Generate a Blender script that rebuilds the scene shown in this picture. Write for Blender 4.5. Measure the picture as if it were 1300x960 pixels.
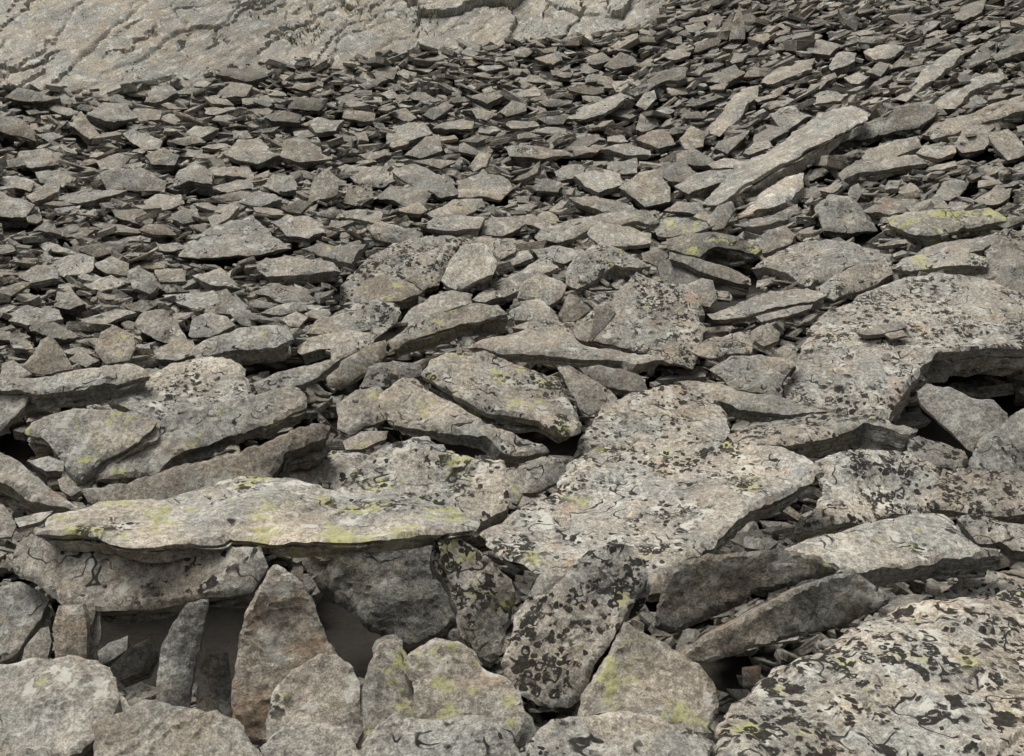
import bpy, bmesh, math, random
import numpy as np
from mathutils import Vector, Matrix
from mathutils.geometry import delaunay_2d_cdt

random.seed(7)
rng = np.random.default_rng(11)
scene = bpy.context.scene
for o in list(bpy.data.objects):
    bpy.data.objects.remove(o)

# ------------------------------------------------------------------ camera
F = 1625.0                     # focal length in photograph pixels (45 mm on a 36 mm wide frame)
CX, CY = 650.0, 435.0          # optical centre (the photograph proper is 1300 x 870)
cam_d = bpy.data.cameras.new('camera')
cam_d.sensor_width = 36.0
cam_d.sensor_fit = 'HORIZONTAL'
cam_d.lens = 45.0
cam_d.shift_y = -45.0 / 1300.0
cam_d.clip_start = 0.05
cam_d.clip_end = 500.0
cam = bpy.data.objects.new('camera', cam_d)
cam.location = (0, 0, 0)
cam.rotation_euler = (math.radians(90), 0, 0)
scene.collection.objects.link(cam)
scene.camera = cam

# ------------------------------------------------------------------ sky, sun, exposure
SUN_EL, SUN_AZ = math.radians(71), math.radians(-105)     # azimuth from +Y towards +X
world = bpy.data.worlds.new('World')
scene.world = world
world.use_nodes = True
wn, wl = world.node_tree.nodes, world.node_tree.links
wn.clear()
sky = wn.new('ShaderNodeTexSky')
sky.sky_type = 'NISHITA'
sky.sun_disc = False
sky.sun_elevation = SUN_EL
sky.sun_rotation = SUN_AZ
sky.dust_density = 6.0
sky.air_density = 1.0
hs = wn.new('ShaderNodeHueSaturation')
hs.inputs['Saturation'].default_value = 0.10           # grey overcast, not a blue sky
bg = wn.new('ShaderNodeBackground')
bg.inputs['Strength'].default_value = 0.06
wo = wn.new('ShaderNodeOutputWorld')
wl.new(sky.outputs[0], hs.inputs['Color'])
wl.new(hs.outputs[0], bg.inputs['Color'])
wl.new(bg.outputs[0], wo.inputs['Surface'])

sl = bpy.data.lights.new('sun', 'SUN')
sl.energy = 1.5
sl.angle = math.radians(28)
sl.color = (1.0, 0.955, 0.88)
sun = bpy.data.objects.new('sun', sl)
sd = Vector((math.sin(SUN_AZ) * math.cos(SUN_EL), math.cos(SUN_AZ) * math.cos(SUN_EL), math.sin(SUN_EL)))
sun.rotation_euler = sd.to_track_quat('Z', 'Y').to_euler()
sun.location = sd * 40
scene.collection.objects.link(sun)

vs = scene.view_settings
vs.view_transform = 'Standard'
vs.look = 'None'
vs.gamma = 1.0
vs.exposure = 0.88
vs.use_curve_mapping = False
scene.cycles.max_bounces = 4
scene.cycles.diffuse_bounces = 2
scene.cycles.use_adaptive_sampling = True
scene.cycles.adaptive_threshold = 0.02
scene.cycles.use_denoising = True
scene.cycles.denoiser = 'OPENIMAGEDENOISE'
scene.cycles.denoising_input_passes = 'RGB_ALBEDO_NORMAL'
scene.cycles.denoising_prefilter = 'ACCURATE'

# ------------------------------------------------------------------ noise helpers (numpy)
def _hash(ix, iy, iz, seed):
    h = (ix.astype(np.int64) * 374761393 + iy.astype(np.int64) * 668265263 + iz.astype(np.int64) * 2147483647 + seed * 974711) & 0xFFFFFFFF
    h = ((h ^ (h >> 13)) * 1274126177) & 0xFFFFFFFF
    h = ((h ^ (h >> 16)) * 2246822519) & 0xFFFFFFFF
    return ((h ^ (h >> 15)) & 0xFFFFFF) / float(0x1000000)

def noise(x, y, z=0.0, seed=0):
    x, y = np.asarray(x, float), np.asarray(y, float)
    z = np.zeros_like(x) + z
    ix, iy, iz = np.floor(x), np.floor(y), np.floor(z)
    fx, fy, fz = x - ix, y - iy, z - iz
    ux, uy, uz = (f * f * f * (f * (f * 6 - 15) + 10) for f in (fx, fy, fz))
    r = 0
    for dx in (0, 1):
        for dy in (0, 1):
            for dz in (0, 1):
                w = (ux if dx else 1 - ux) * (uy if dy else 1 - uy) * (uz if dz else 1 - uz)
                r = r + w * _hash(ix + dx, iy + dy, iz + dz, seed)
    return r * 2 - 1

def fbm(x, y, z=0.0, seed=0, octv=4, gain=0.5):
    r, a, f = 0, 1.0, 1.0
    for i in range(octv):
        r = r + a * noise(np.asarray(x) * f, np.asarray(y) * f, np.asarray(z) * f, seed + i * 17)
        a *= gain
        f *= 2.03
    return r

def sstep(a, b, x):
    t = np.clip((np.asarray(x, float) - a) / (b - a), 0, 1)
    return t * t * (3 - 2 * t)

# ------------------------------------------------------------------ the slope (z relative to the lens)
def S(x, y):
    x, y = np.asarray(x, float), np.asarray(y, float)
    k = (0.60 - 0.25) / 9.0
    q = np.clip(y - 5.0, 0, 9.0)
    z = -1.45 + 0.25 * np.minimum(y, 5.0) + 0.25 * q + 0.5 * k * q * q + 0.60 * np.maximum(y - 14.0, 0)
    g = sstep(4.0, 9.0, y)
    z = z + g * 0.26 * np.clip(x - 0.9, 0, 12) + g * 0.07 * np.clip(-x - 1.8, 0, 12)
    z = z + 0.05 * g * noise(x * 0.7, y * 0.5, 3.1, 5)
    return z

def S_grad(x, y):
    e = 0.05
    return (float(S(x + e, y) - S(x - e, y)) / (2 * e), float(S(x, y + e) - S(x, y - e)) / (2 * e))

def ray(px, py):
    return np.array([(px - CX) / F, 1.0, (CY - py) / F])

def ground_hit(px, py, lift=0.0):
    r = ray(px, py)
    ys = np.arange(1.6, 24, 0.01)
    d = S(r[0] * ys, ys) + lift - r[2] * ys
    i = np.argmax(d > 0)
    yy = ys[i] if d[i] > 0 else 24.0
    return r * yy

def bed_offset(x, y):
    x = np.asarray(x, float)
    m = sstep(-1.1, -0.5, x) * (1 - sstep(2.4, 3.4, x))
    return -0.62 + 0.59 * sstep(4.3 + .6 * m, 5.5 + 1.3 * m, y) + 0.50 * (1 - sstep(2.55, 2.95, y))

# ------------------------------------------------------------------ materials
def nn(nt, typ, **kw):
    n = nt.nodes.new(typ)
    for k, v in kw.items():
        if k in n.inputs:
            n.inputs[k].default_value = v
        else:
            setattr(n, k, v)
    return n

def mth(nt, op, a, b=None, c=None, clamp=False):
    n = nt.nodes.new('ShaderNodeMath')
    n.operation = op
    n.use_clamp = clamp
    for i, v in enumerate((a, b, c)):
        if v is None:
            continue
        if isinstance(v, (int, float)):
            n.inputs[i].default_value = v
        else:
            nt.links.new(v, n.inputs[i])
    return n.outputs[0]

def mixc(nt, fac, a, b, blend='MIX'):
    n = nt.nodes.new('ShaderNodeMix')
    n.data_type = 'RGBA'
    n.blend_type = blend
    for sock, v in ((n.inputs[0], fac), (n.inputs[6], a), (n.inputs[7], b)):
        if isinstance(v, (int, float)):
            sock.default_value = v
        elif isinstance(v, tuple):
            sock.default_value = (*v, 1)
        else:
            nt.links.new(v, sock)
    return n.outputs[2]

def ramp(nt, v, lo, hi):
    n = nt.nodes.new('ShaderNodeMapRange')
    n.interpolation_type = 'SMOOTHSTEP'
    nt.links.new(v, n.inputs[0])
    for i, q in ((1, lo), (2, hi)):
        if isinstance(q, (int, float)):
            n.inputs[i].default_value = q
        else:
            nt.links.new(q, n.inputs[i])
    return n.outputs[0]

def scaled(nt, v, s):
    n = nt.nodes.new('ShaderNodeVectorMath')
    n.operation = 'MULTIPLY'
    nt.links.new(v, n.inputs[0])
    n.inputs[1].default_value = s
    return n.outputs[0]

def tnoise(nt, vec, scale, detail=4, rough=0.55, color=False):
    n = nn(nt, 'ShaderNodeTexNoise', Scale=scale, Detail=detail, Roughness=rough)
    nt.links.new(vec, n.inputs['Vector'])
    return n.outputs['Color' if color else 'Fac']

def schist(name, use_attr=True):
    m = bpy.data.materials.new(name)
    m.use_nodes = True
    nt = m.node_tree
    nt.nodes.clear()
    L = nt.links
    out = nt.nodes.new('ShaderNodeOutputMaterial')
    bs = nt.nodes.new('ShaderNodeBsdfPrincipled')
    bs.inputs['Roughness'].default_value = 0.88
    bs.inputs['Specular IOR Level'].default_value = 0.22
    L.new(bs.outputs[0], out.inputs[0])
    at = nn(nt, 'ShaderNodeAttribute', attribute_name='rock_pos')
    rk = nn(nt, 'ShaderNodeAttribute', attribute_name='rock_kind')
    P = at.outputs['Vector']
    sep = nt.nodes.new('ShaderNodeSeparateColor')
    L.new(rk.outputs['Color'], sep.inputs[0])
    bright, rust, black = sep.outputs[0], sep.outputs[1], sep.outputs[2]
    yellow = rk.outputs['Alpha']
    # warp
    wc = tnoise(nt, P, 9.0, 2, 0.6, True)
    wv = nt.nodes.new('ShaderNodeVectorMath')
    wv.operation = 'MULTIPLY_ADD'
    L.new(wc, wv.inputs[0])
    wv.inputs[1].default_value = (0.07, 0.07, 0.07)
    L.new(P, wv.inputs[2])
    PW = wv.outputs[0]
    # ground colours of the stone
    n1 = tnoise(nt, P, 3.2, 3, 0.6)
    n2 = tnoise(nt, PW, 7.5, 5, 0.62)
    n3 = tnoise(nt, P, 70.0, 4, 0.72)
    n0 = tnoise(nt, P, 0.7, 2, 0.5)
    warm = mixc(nt, ramp(nt, n0, 0.36, 0.64), (0.342, 0.306, 0.252), (0.318, 0.304, 0.272))
    col = mixc(nt, ramp(nt, n1, 0.38, 0.62), warm, (0.275, 0.278, 0.262))
    col = mixc(nt, mth(nt, 'MULTIPLY', ramp(nt, n2, 0.50, 0.66), 0.5), col, (0.400, 0.358, 0.285))
    # foliation: thin bands along the cleavage
    lam = tnoise(nt, scaled(nt, P, (5.0, 5.0, 85.0)), 1.0, 4, 0.68)
    lamf = ramp(nt, lam, 0.30, 0.66)
    lam2 = tnoise(nt, scaled(nt, PW, (34.0, 5.0, 20.0)), 1.0, 4, 0.68)
    col = mixc(nt, 0.55, col, mixc(nt, lamf, (0.45, 0.42, 0.38), (1.1, 1.08, 1.05)), 'MULTIPLY')
    col = mixc(nt, 0.36, col, mixc(nt, ramp(nt, lam2, 0.30, 0.68), (0.5, 0.48, 0.46), (1.25, 1.24, 1.22)), 'MULTIPLY')
    col = mixc(nt, 0.75, col, mixc(nt, ramp(nt, n3, 0.28, 0.72), (0.36, 0.35, 0.34), (1.52, 1.51, 1.49)), 'MULTIPLY')
    n4 = tnoise(nt, P, 230.0, 2, 0.7)
    col = mixc(nt, 0.8, col, mixc(nt, ramp(nt, n4, 0.28, 0.72), (0.55, 0.55, 0.55), (1.4, 1.4, 1.4)), 'MULTIPLY')
    # rust stain
    rn = tnoise(nt, PW, 6.3, 4, 0.66)
    rthr = mth(nt, 'MULTIPLY_ADD', rust, -0.27, 0.72)
    rf = ramp(nt, rn, rthr, mth(nt, 'ADD', rthr, 0.18))
    col = mixc(nt, mth(nt, 'MULTIPLY', rf, 0.50), col, (0.36, 0.225, 0.125))
    # pale crust lichen
    pn = tnoise(nt, PW, 16.0, 4, 0.62)
    pf = mth(nt, 'MULTIPLY', ramp(nt, pn, 0.57, 0.63), 0.6)
    col = mixc(nt, pf, col, (0.48, 0.475, 0.425))
    # brightness of the stone itself
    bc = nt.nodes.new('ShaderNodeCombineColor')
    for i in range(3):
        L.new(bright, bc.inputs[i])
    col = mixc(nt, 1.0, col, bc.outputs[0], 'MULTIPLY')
    # yellow-green map lichen
    yn = tnoise(nt, PW, 8.5, 6, 0.70)
    ythr = mth(nt, 'MULTIPLY_ADD', yellow, -0.24, 0.70)
    yf = ramp(nt, yn, ythr, mth(nt, 'ADD', ythr, 0.05))
    yf = mth(nt, 'MULTIPLY', yf, mth(nt, 'MULTIPLY_ADD', ramp(nt, n3, 0.35, 0.55), 0.5, 0.28))
    col = mixc(nt, yf, col, (0.37, 0.37, 0.15))
    # black leafy lichen: blobs, rings and worm-like lines, on faces open to the weather
    geo = nt.nodes.new('ShaderNodeNewGeometry')
    gz = nt.nodes.new('ShaderNodeSeparateXYZ')
    L.new(geo.outputs['Normal'], gz.inputs[0])
    upf = ramp(nt, gz.outputs[2], -0.15, 0.30)
    dn = tnoise(nt, P, 34.0, 2, 0.6, True)
    dsp = nt.nodes.new('ShaderNodeSeparateColor')
    L.new(wc, dsp.inputs[0])
    dnx = dsp.outputs[1]
    gn = tnoise(nt, PW, 4.0, 4, 0.66)
    thr = mth(nt, 'MULTIPLY_ADD', black, -0.42, 0.69)
    gate = ramp(nt, gn, thr, mth(nt, 'ADD', thr, 0.10))
    masks = []
    for (sc, r0, wdt) in ((21.0, 0.34, 0.11), (45.0, 0.30, 0.17)):
        dv = nt.nodes.new('ShaderNodeVectorMath')
        dv.operation = 'MULTIPLY_ADD'
        L.new(dn, dv.inputs[0])
        dv.inputs[1].default_value = (1.15 / sc,) * 3
        L.new(P, dv.inputs[2])
        vo = nn(nt, 'ShaderNodeTexVoronoi', Scale=sc, Randomness=1.0)
        L.new(dv.outputs[0], vo.inputs['Vector'])
        dist = vo.outputs['Distance']
        cs = nt.nodes.new('ShaderNodeSeparateColor')
        L.new(vo.outputs['Color'], cs.inputs[0])
        rr = mth(nt, 'ABSOLUTE', mth(nt, 'SUBTRACT', dist, mth(nt, 'MULTIPLY_ADD', cs.outputs[1], 0.20, r0 - 0.10)))
        ring = mth(nt, 'SUBTRACT', 1.0, ramp(nt, rr, wdt * 0.55, wdt))
        ring = mth(nt, 'MULTIPLY', ring, ramp(nt, yn, 0.49, 0.53))       # broken into arcs
        br = mth(nt, 'MULTIPLY_ADD', cs.outputs[2], 0.36, 0.02)
        blob = mth(nt, 'SUBTRACT', 1.0, ramp(nt, dist, br, mth(nt, 'ADD', br, 0.06)))
        pick = mth(nt, 'GREATER_THAN', cs.outputs[0], 0.42)
        masks.append(mth(nt, 'MAXIMUM', ring, mth(nt, 'MULTIPLY', blob, pick)))
    wn_ = tnoise(nt, PW, 15.0, 1, 0.5)
    worm = mth(nt, 'SUBTRACT', 1.0, ramp(nt, mth(nt, 'ABSOLUTE', mth(nt, 'SUBTRACT', wn_, 0.5)), 0.012, 0.026))
    worm = mth(nt, 'MULTIPLY', worm, ramp(nt, dnx, 0.50, 0.56))
    thr2 = mth(nt, 'MULTIPLY_ADD', black, -0.36, 0.60)
    gate2 = ramp(nt, n1, thr2, mth(nt, 'ADD', thr2, 0.08))
    bm_ = mth(nt, 'MULTIPLY', mth(nt, 'MAXIMUM', masks[0], masks[1]), gate)
    bm_ = mth(nt, 'MAXIMUM', bm_, mth(nt, 'MULTIPLY', worm, gate2))
    bm_ = mth(nt, 'MULTIPLY', mth(nt, 'MULTIPLY', bm_, upf), mth(nt, 'MULTIPLY_ADD', ramp(nt, n3, 0.35, 0.5), 0.17, 0.80))
    col = mixc(nt, bm_, col, (0.016, 0.014, 0.012))
    L.new(col, bs.inputs['Base Color'])
    # relief
    fr = tnoise(nt, scaled(nt, P, (1, 1, 3)), 48.0, 6, 0.74)
    h = mth(nt, 'MULTIPLY_ADD', lamf, 0.6, mth(nt, 'MULTIPLY', fr, 0.75))
    h = mth(nt, 'MULTIPLY_ADD', lam2, 0.5, h)
    h = mth(nt, 'MULTIPLY_ADD', n3, 0.75, h)
    b = nn(nt, 'ShaderNodeBump', Strength=0.85, Distance=0.007)
    L.new(h, b.inputs['Height'])
    L.new(b.outputs[0], bs.inputs['Normal'])
    return m

MAT = schist('lichened_schist')

def dirt_mat():
    m = bpy.data.materials.new('dark_earth')
    m.use_nodes = True
    nt = m.node_tree
    bs = nt.nodes['Principled BSDF']
    bs.inputs['Roughness'].default_value = 0.95
    tc = nt.nodes.new('ShaderNodeTexCoord')
    n = tnoise(nt, tc.outputs['Object'], 14, 6, 0.65)
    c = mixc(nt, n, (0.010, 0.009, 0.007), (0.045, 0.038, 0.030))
    nt.links.new(c, bs.inputs['Base Color'])
    b = nn(nt, 'ShaderNodeBump', Strength=0.8, Distance=0.03)
    nt.links.new(tnoise(nt, tc.outputs['Object'], 30, 6, 0.7), b.inputs['Height'])
    nt.links.new(b.outputs[0], bs.inputs['Normal'])
    return m
DIRT = dirt_mat()

def grass_mat():
    m = bpy.data.materials.new('moss_green')
    m.use_nodes = True
    nt = m.node_tree
    bs = nt.nodes['Principled BSDF']
    bs.inputs['Roughness'].default_value = 0.8
    tc = nt.nodes.new('ShaderNodeTexCoord')
    c = mixc(nt, tnoise(nt, tc.outputs['Object'], 9, 3), (0.075, 0.085, 0.02), (0.17, 0.16, 0.05))
    nt.links.new(c, bs.inputs['Base Color'])
    return m
GRASS = grass_mat()

# ------------------------------------------------------------------ mesh helpers
def new_mesh(name, V, faces, pos, kind, smooth_angle=None):
    me = bpy.data.meshes.new(name)
    V = np.asarray(V, np.float32)
    nf = len(faces)
    me.vertices.add(len(V))
    me.vertices.foreach_set('co', V.ravel())
    fa = np.asarray(faces, np.int32)
    me.loops.add(fa.size)
    me.loops.foreach_set('vertex_index', fa.ravel())
    me.polygons.add(nf)
    me.polygons.foreach_set('loop_start', np.arange(0, fa.size, fa.shape[1], dtype=np.int32))
    me.update(calc_edges=True)
    a = me.attributes.new('rock_pos', 'FLOAT_VECTOR', 'POINT')
    a.data.foreach_set('vector', np.asarray(pos, np.float32).ravel())
    k = me.attributes.new('rock_kind', 'FLOAT_COLOR', 'POINT')
    kk = np.asarray(kind, np.float32)
    if kk.ndim == 1:
        kk = np.tile(kk, (len(V), 1))
    k.data.foreach_set('color', kk.ravel())
    if smooth_angle is not None:
        me.polygons.foreach_set('use_smooth', np.ones(nf, bool))
        me.set_sharp_from_angle(angle=math.radians(smooth_angle))
    else:
        me.polygons.foreach_set('use_smooth', np.zeros(nf, bool))
    me.validate()
    return me

def link(name, me, mat):
    o = bpy.data.objects.new(name, me)
    me.materials.append(mat)
    scene.collection.objects.link(o)
    return o

def tag(o, label=None, cat=None, group=None, kind=None):
    if label: o['label'] = label
    if cat: o['category'] = cat
    if group: o['group'] = group
    if kind: o['kind'] = kind

def inside(px, py, poly):
    r = np.zeros(np.shape(px), bool)
    n = len(poly)
    for i in range(n):
        x1, y1 = poly[i]
        x2, y2 = poly[(i + 1) % n]
        if y1 == y2:
            continue
        c = ((y1 > py) != (y2 > py)) & (px < (x2 - x1) * (py - y1) / (y2 - y1) + x1)
        r ^= c
    return r

def edge_dist(px, py, poly):
    d = np.full(np.shape(px), 1e9)
    n = len(poly)
    for i in range(n):
        a, b = poly[i], poly[(i + 1) % n]
        ab = b - a
        l2 = ab.dot(ab) + 1e-12
        t = np.clip(((px - a[0]) * ab[0] + (py - a[1]) * ab[1]) / l2, 0, 1)
        d = np.minimum(d, (px - a[0] - t * ab[0]) ** 2 + (py - a[1] - t * ab[1]) ** 2)
    return np.sqrt(d)

def resample(poly, sp):
    pts = []
    n = len(poly)
    for i in range(n):
        a, b = poly[i], poly[(i + 1) % n]
        k = max(1, int(round(np.linalg.norm(b - a) / sp)))
        for j in range(k):
            pts.append(a + (b - a) * j / k)
    return np.array(pts)

def slab_mesh(name, poly, t, sp, seed, kind, rough=1.0, taper=0.93):
    """A cleaved slab: outline 'poly' in its own plane (m), t thick, foliation across local z."""
    poly = np.asarray(poly, float)
    area2 = np.sum(poly[:, 0] * np.roll(poly[:, 1], -1) - np.roll(poly[:, 0], -1) * poly[:, 1])
    if area2 < 0:
        poly = poly[::-1]
    size = math.sqrt(abs(area2) / 2)
    # knock the traced corners off a little, then break the edge up
    P = resample(poly, sp)
    tn = np.roll(P, -1, 0) - np.roll(P, 1, 0)
    tn /= (np.linalg.norm(tn, axis=1, keepdims=True) + 1e-9)
    nr = np.stack([tn[:, 1], -tn[:, 0]], 1)
    amp = min(0.012, 0.020 * size) * rough
    fr = 1.0 / max(0.04, 0.14 * size)
    P = P + nr * (amp * fbm(P[:, 0] * fr, P[:, 1] * fr, 0.5, seed, 4, 0.6))[:, None]
    # interior points
    lo, hi = P.min(0), P.max(0)
    gx, gy = np.meshgrid(np.arange(lo[0], hi[0], sp), np.arange(lo[1], hi[1], sp * 0.87))
    gx = gx + (np.arange(gx.shape[0]) % 2)[:, None] * sp * 0.5
    rs = np.random.default_rng(seed)
    gx = gx + rs.uniform(-.22, .22, gx.shape) * sp
    gy = gy + rs.uniform(-.22, .22, gy.shape) * sp
    gx, gy = gx.ravel(), gy.ravel()
    m = inside(gx, gy, P)
    gx, gy = gx[m], gy[m]
    m = edge_dist(gx, gy, P) > 0.55 * sp
    gx, gy = gx[m], gy[m]
    nb = len(P)
    allp = [Vector((float(a), float(b))) for a, b in P] + [Vector((float(a), float(b))) for a, b in zip(gx, gy)]
    vc, _, fc, _, _, _ = delaunay_2d_cdt(allp, [(i, (i + 1) % nb) for i in range(nb)], [], 1, 1e-6)
    V2 = np.array([(v.x, v.y) for v in vc])
    tri = np.array([tuple(f) for f in fc if len(f) == 3], np.int64)
    # boundary loop of the result
    ed = {}
    for f in tri:
        for a, b in ((f[0], f[1]), (f[1], f[2]), (f[2], f[0])):
            ed[(a, b)] = 1
    nxt = {a: b for (a, b) in ed if (b, a) not in ed}
    best = []
    seen = set()
    for st in nxt:
        if st in seen:
            continue
        lp = [st]
        seen.add(st)
        c = nxt[st]
        while c != st and c in nxt and c not in seen:
            lp.append(c)
            seen.add(c)
            c = nxt[c]
        if len(lp) > len(best):
            best = lp
    B = np.array(best)
    BP = V2[B]
    # top relief
    t0, t = t, min(t, 0.15 * size + 0.01)
    x, y = V2[:, 0], V2[:, 1]
    e = edge_dist(x, y, BP)
    tx, ty = x, y
    f1 = 1.0 / max(0.10, 0.55 * size)
    und = fbm(tx * f1, ty * f1, 1.7, seed + 3, 3) * min(0.013, 0.022 * size) * rough
    ang = rs.uniform(0, math.pi)
    ca, sa = math.cos(ang), math.sin(ang)
    q = (tx * ca + ty * sa) * 1.3 / max(size, .2) + 0.9 * fbm(tx * f1 * 1.5, ty * f1 * 1.5, 4.2, seed + 9, 2, .45)
    lv = 2.4 * q
    stepf = np.floor(lv) + sstep(0.90, 1.0, lv - np.floor(lv))
    ter = stepf * min(0.011, 0.10 * t) * rough
    fine = fbm(tx * 14, ty * 14, 2.2, seed + 5, 3, .6) * min(0.002, .03 * t)
    er = np.clip(min(0.013, 0.20 * t, .05 * size) * (1.0 + 0.9 * noise(tx * 9, ty * 9, .3, seed + 21)), 0.003, 1)
    rd = np.clip(1 - e / er, 0, 1)
    w = und + ter - np.median(ter) + fine - er * 0.75 * rd * rd
    chip = sstep(0.25, 0.6, noise(tx * 5, ty * 5, 7.7, seed + 31)) * np.clip(1 - e / (2.2 * er + 0.02), 0, 1)
    w = w - chip * min(0.018, .25 * t)
    t = t0
    V = [np.stack([x, y, w], 1)]
    # sides: cleavage layers, each with its own overhang
    bt = np.roll(BP, -1, 0) - np.roll(BP, 1, 0)
    bt /= (np.linalg.norm(bt, axis=1, keepdims=True) + 1e-9)
    bn = np.stack([bt[:, 1], -bt[:, 0]], 1)
    px_t = t / sp
    K = int(np.clip(round(px_t * 0.55), 2, 7))
    cuts = np.sort(rs.uniform(0.12, 0.92, K - 1)) if K > 1 else np.array([])
    cuts = np.concatenate([[0.0], cuts, [1.0]])
    cen = BP.mean(0)
    wb = w[B]
    faces = [tri]
    prev = B
    base = len(x)
    for k in range(K):
        o = (fbm(BP[:, 0] * 7, BP[:, 1] * 7, k * 5.3, seed + 41, 3, .6) * 0.9 - 0.30) * min(0.30 * t, 0.040) * rough
        if k == 0:
            o = o * 0.25
        for side in (0, 1):
            if k == 0 and side == 0:
                continue
            c = cuts[k + side]
            sc = 1 - (1 - taper) * c
            ring = cen + (BP - cen) * sc + bn * o[:, None]
            wz = -c * t + wb * (1 - c) + 0.035 * t * noise(BP[:, 0] * 9, BP[:, 1] * 9, k * 3.1 + side, seed + 50)
            V.append(np.stack([ring[:, 0], ring[:, 1], wz], 1))
            cur = np.arange(base, base + len(B))
            base += len(B)
            a, b = prev, np.roll(prev, -1)
            d, c2 = cur, np.roll(cur, -1)
            faces.append(np.stack([a, d, c2], 1))
            faces.append(np.stack([a, c2, b], 1))
            prev = cur
    V.append(np.array([[cen[0], cen[1], -t]]))
    faces.append(np.stack([prev, np.full(len(B), base), np.roll(prev, -1)], 1))
    V = np.concatenate(V)
    T = np.concatenate(faces)
    off = rs.uniform(0, 60, 3)
    pos = V.copy()
    pos[:len(x), 2] *= 0.12          # the cleavage face itself shows no banding
    return new_mesh(name, V, T, pos + off, kind, 30)

# ------------------------------------------------------------------ placing a stone from its outline
ZB_W, ZB_H = 650, 480
zbuf = np.full((ZB_H, ZB_W), 1e9)
zpx, zpy = np.meshgrid((np.arange(ZB_W) + .5) * 2, (np.arange(ZB_H) + .5) * 2)
REPORT = []

def plane_pts(pts, P0, n):
    out = []
    for (px, py) in pts:
        r = ray(px, py)
        out.append(r * (P0.dot(n) / r.dot(n)))
    return np.array(out)

def make_rock(name, pts, seed, a=None, b=None, th=12, d=None, lift=0.0, asp=0.62, kind=(1, .3, .4, .3), rough=1.0, detail=5.0, taper=0.90):
    pts = np.array(pts, float)
    cx, cy = pts.mean(0)
    if a is not None and a >= 1.2:
        i = np.argmax(pts[:, 1])
        ax, ay = cx, pts[i, 1]
    else:
        ax, ay = cx, cy
    P0 = ray(ax, ay) * d if d else ground_hit(ax, min(ay, 1000), lift)
    if d is None and lift:
        pass
    rs = np.random.default_rng(seed + 999)
    gx, gy = S_grad(P0[0], P0[1])
    if b is None:
        b = 0.7 * gx + rs.uniform(-.10, .10)
    r0 = (CY - cy) / F + b * (cx - CX) / F * 0
    if a is None:
        best = None
        for dl in np.concatenate([np.linspace(.13, 1.2, 36)]):
            aa = r0 + dl
            n = np.array([-b, -aa, 1.0])
            q = plane_pts(pts, P0, n / np.linalg.norm(n))
            if (q[:, 1] <= 0).any():
                continue
            wdt = np.ptp(q[:, 0])
            dep = math.hypot(np.ptp(q[:, 1]), 0 * np.ptp(q[:, 2]))
            err = abs(math.log(dep / wdt / asp + 1e-9))
            if best is None or err < best[0]:
                best = (err, aa)
        a = best[1]
    n = np.array([-b, -a, 1.0])
    n /= np.linalg.norm(n)
    q = plane_pts(pts, P0, n)
    U = np.array([1.0, 0, b])
    U /= np.linalg.norm(U)
    U = U - n * U.dot(n)
    U /= np.linalg.norm(U)
    W = np.cross(n, U)
    c = q.mean(0)
    loc = np.stack([(q - c).dot(U), (q - c).dot(W)], 1)
    depth = c[1]
    t = max(0.02, th * depth / F)
    sp = max(0.006, detail * depth / F)
    me = slab_mesh(name, loc, t, sp, seed, kind, rough, taper)
    # origin at the underside
    me.transform(Matrix.Translation((0, 0, t)))
    o = link(name, me, MAT)
    base = c - n * t
    M = Matrix(((U[0], W[0], n[0], base[0]), (U[1], W[1], n[1], base[1]), (U[2], W[2], n[2], base[2]), (0, 0, 0, 1)))
    o.matrix_world = M
    # remember where it shows, so that loose stones do not cover it
    ext = pts.copy()
    m = inside(zpx, zpy, ext)
    if th > 6:
        low = ext + np.array([0, th * .8])
        m |= inside(zpx, zpy, low)
    rx, rz = (zpx - CX) / F, (CY - zpy) / F
    den = rx * n[0] + n[1] + rz * n[2]
    dd = np.where(m, np.clip(P0.dot(n) / np.where(abs(den) < 1e-6, -1e-6, den), q[:, 1].min(), q[:, 1].max()), 1e9)
    np.minimum(zbuf, dd, out=zbuf)
    REPORT.append((name, np.ptp(loc[:, 0]), np.ptp(loc[:, 1]), t, depth, a, b))
    return o

REG = {'O': (0, 0, 1.0), 'A': (0, 540, 2.909), 'B': (430, 540, 2.909), 'C': (860, 540, 2.909), 'D': (0, 330, 2.9545),
       'E': (430, 270, 2.909), 'F': (860, 270, 2.909), 'G': (0, 0, 2.909), 'H': (430, 0, 2.909), 'I': (860, 0, 2.909)}

def px_list(reg, s):
    v = [float(q) for q in s.split()]
    x0, y0, k = REG[reg]
    return [(x0 + v[i] / k, y0 + v[i + 1] / k) for i in range(0, len(v), 2)]

N_RUBBLE, N_LOOSE = 290, 38000
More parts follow.
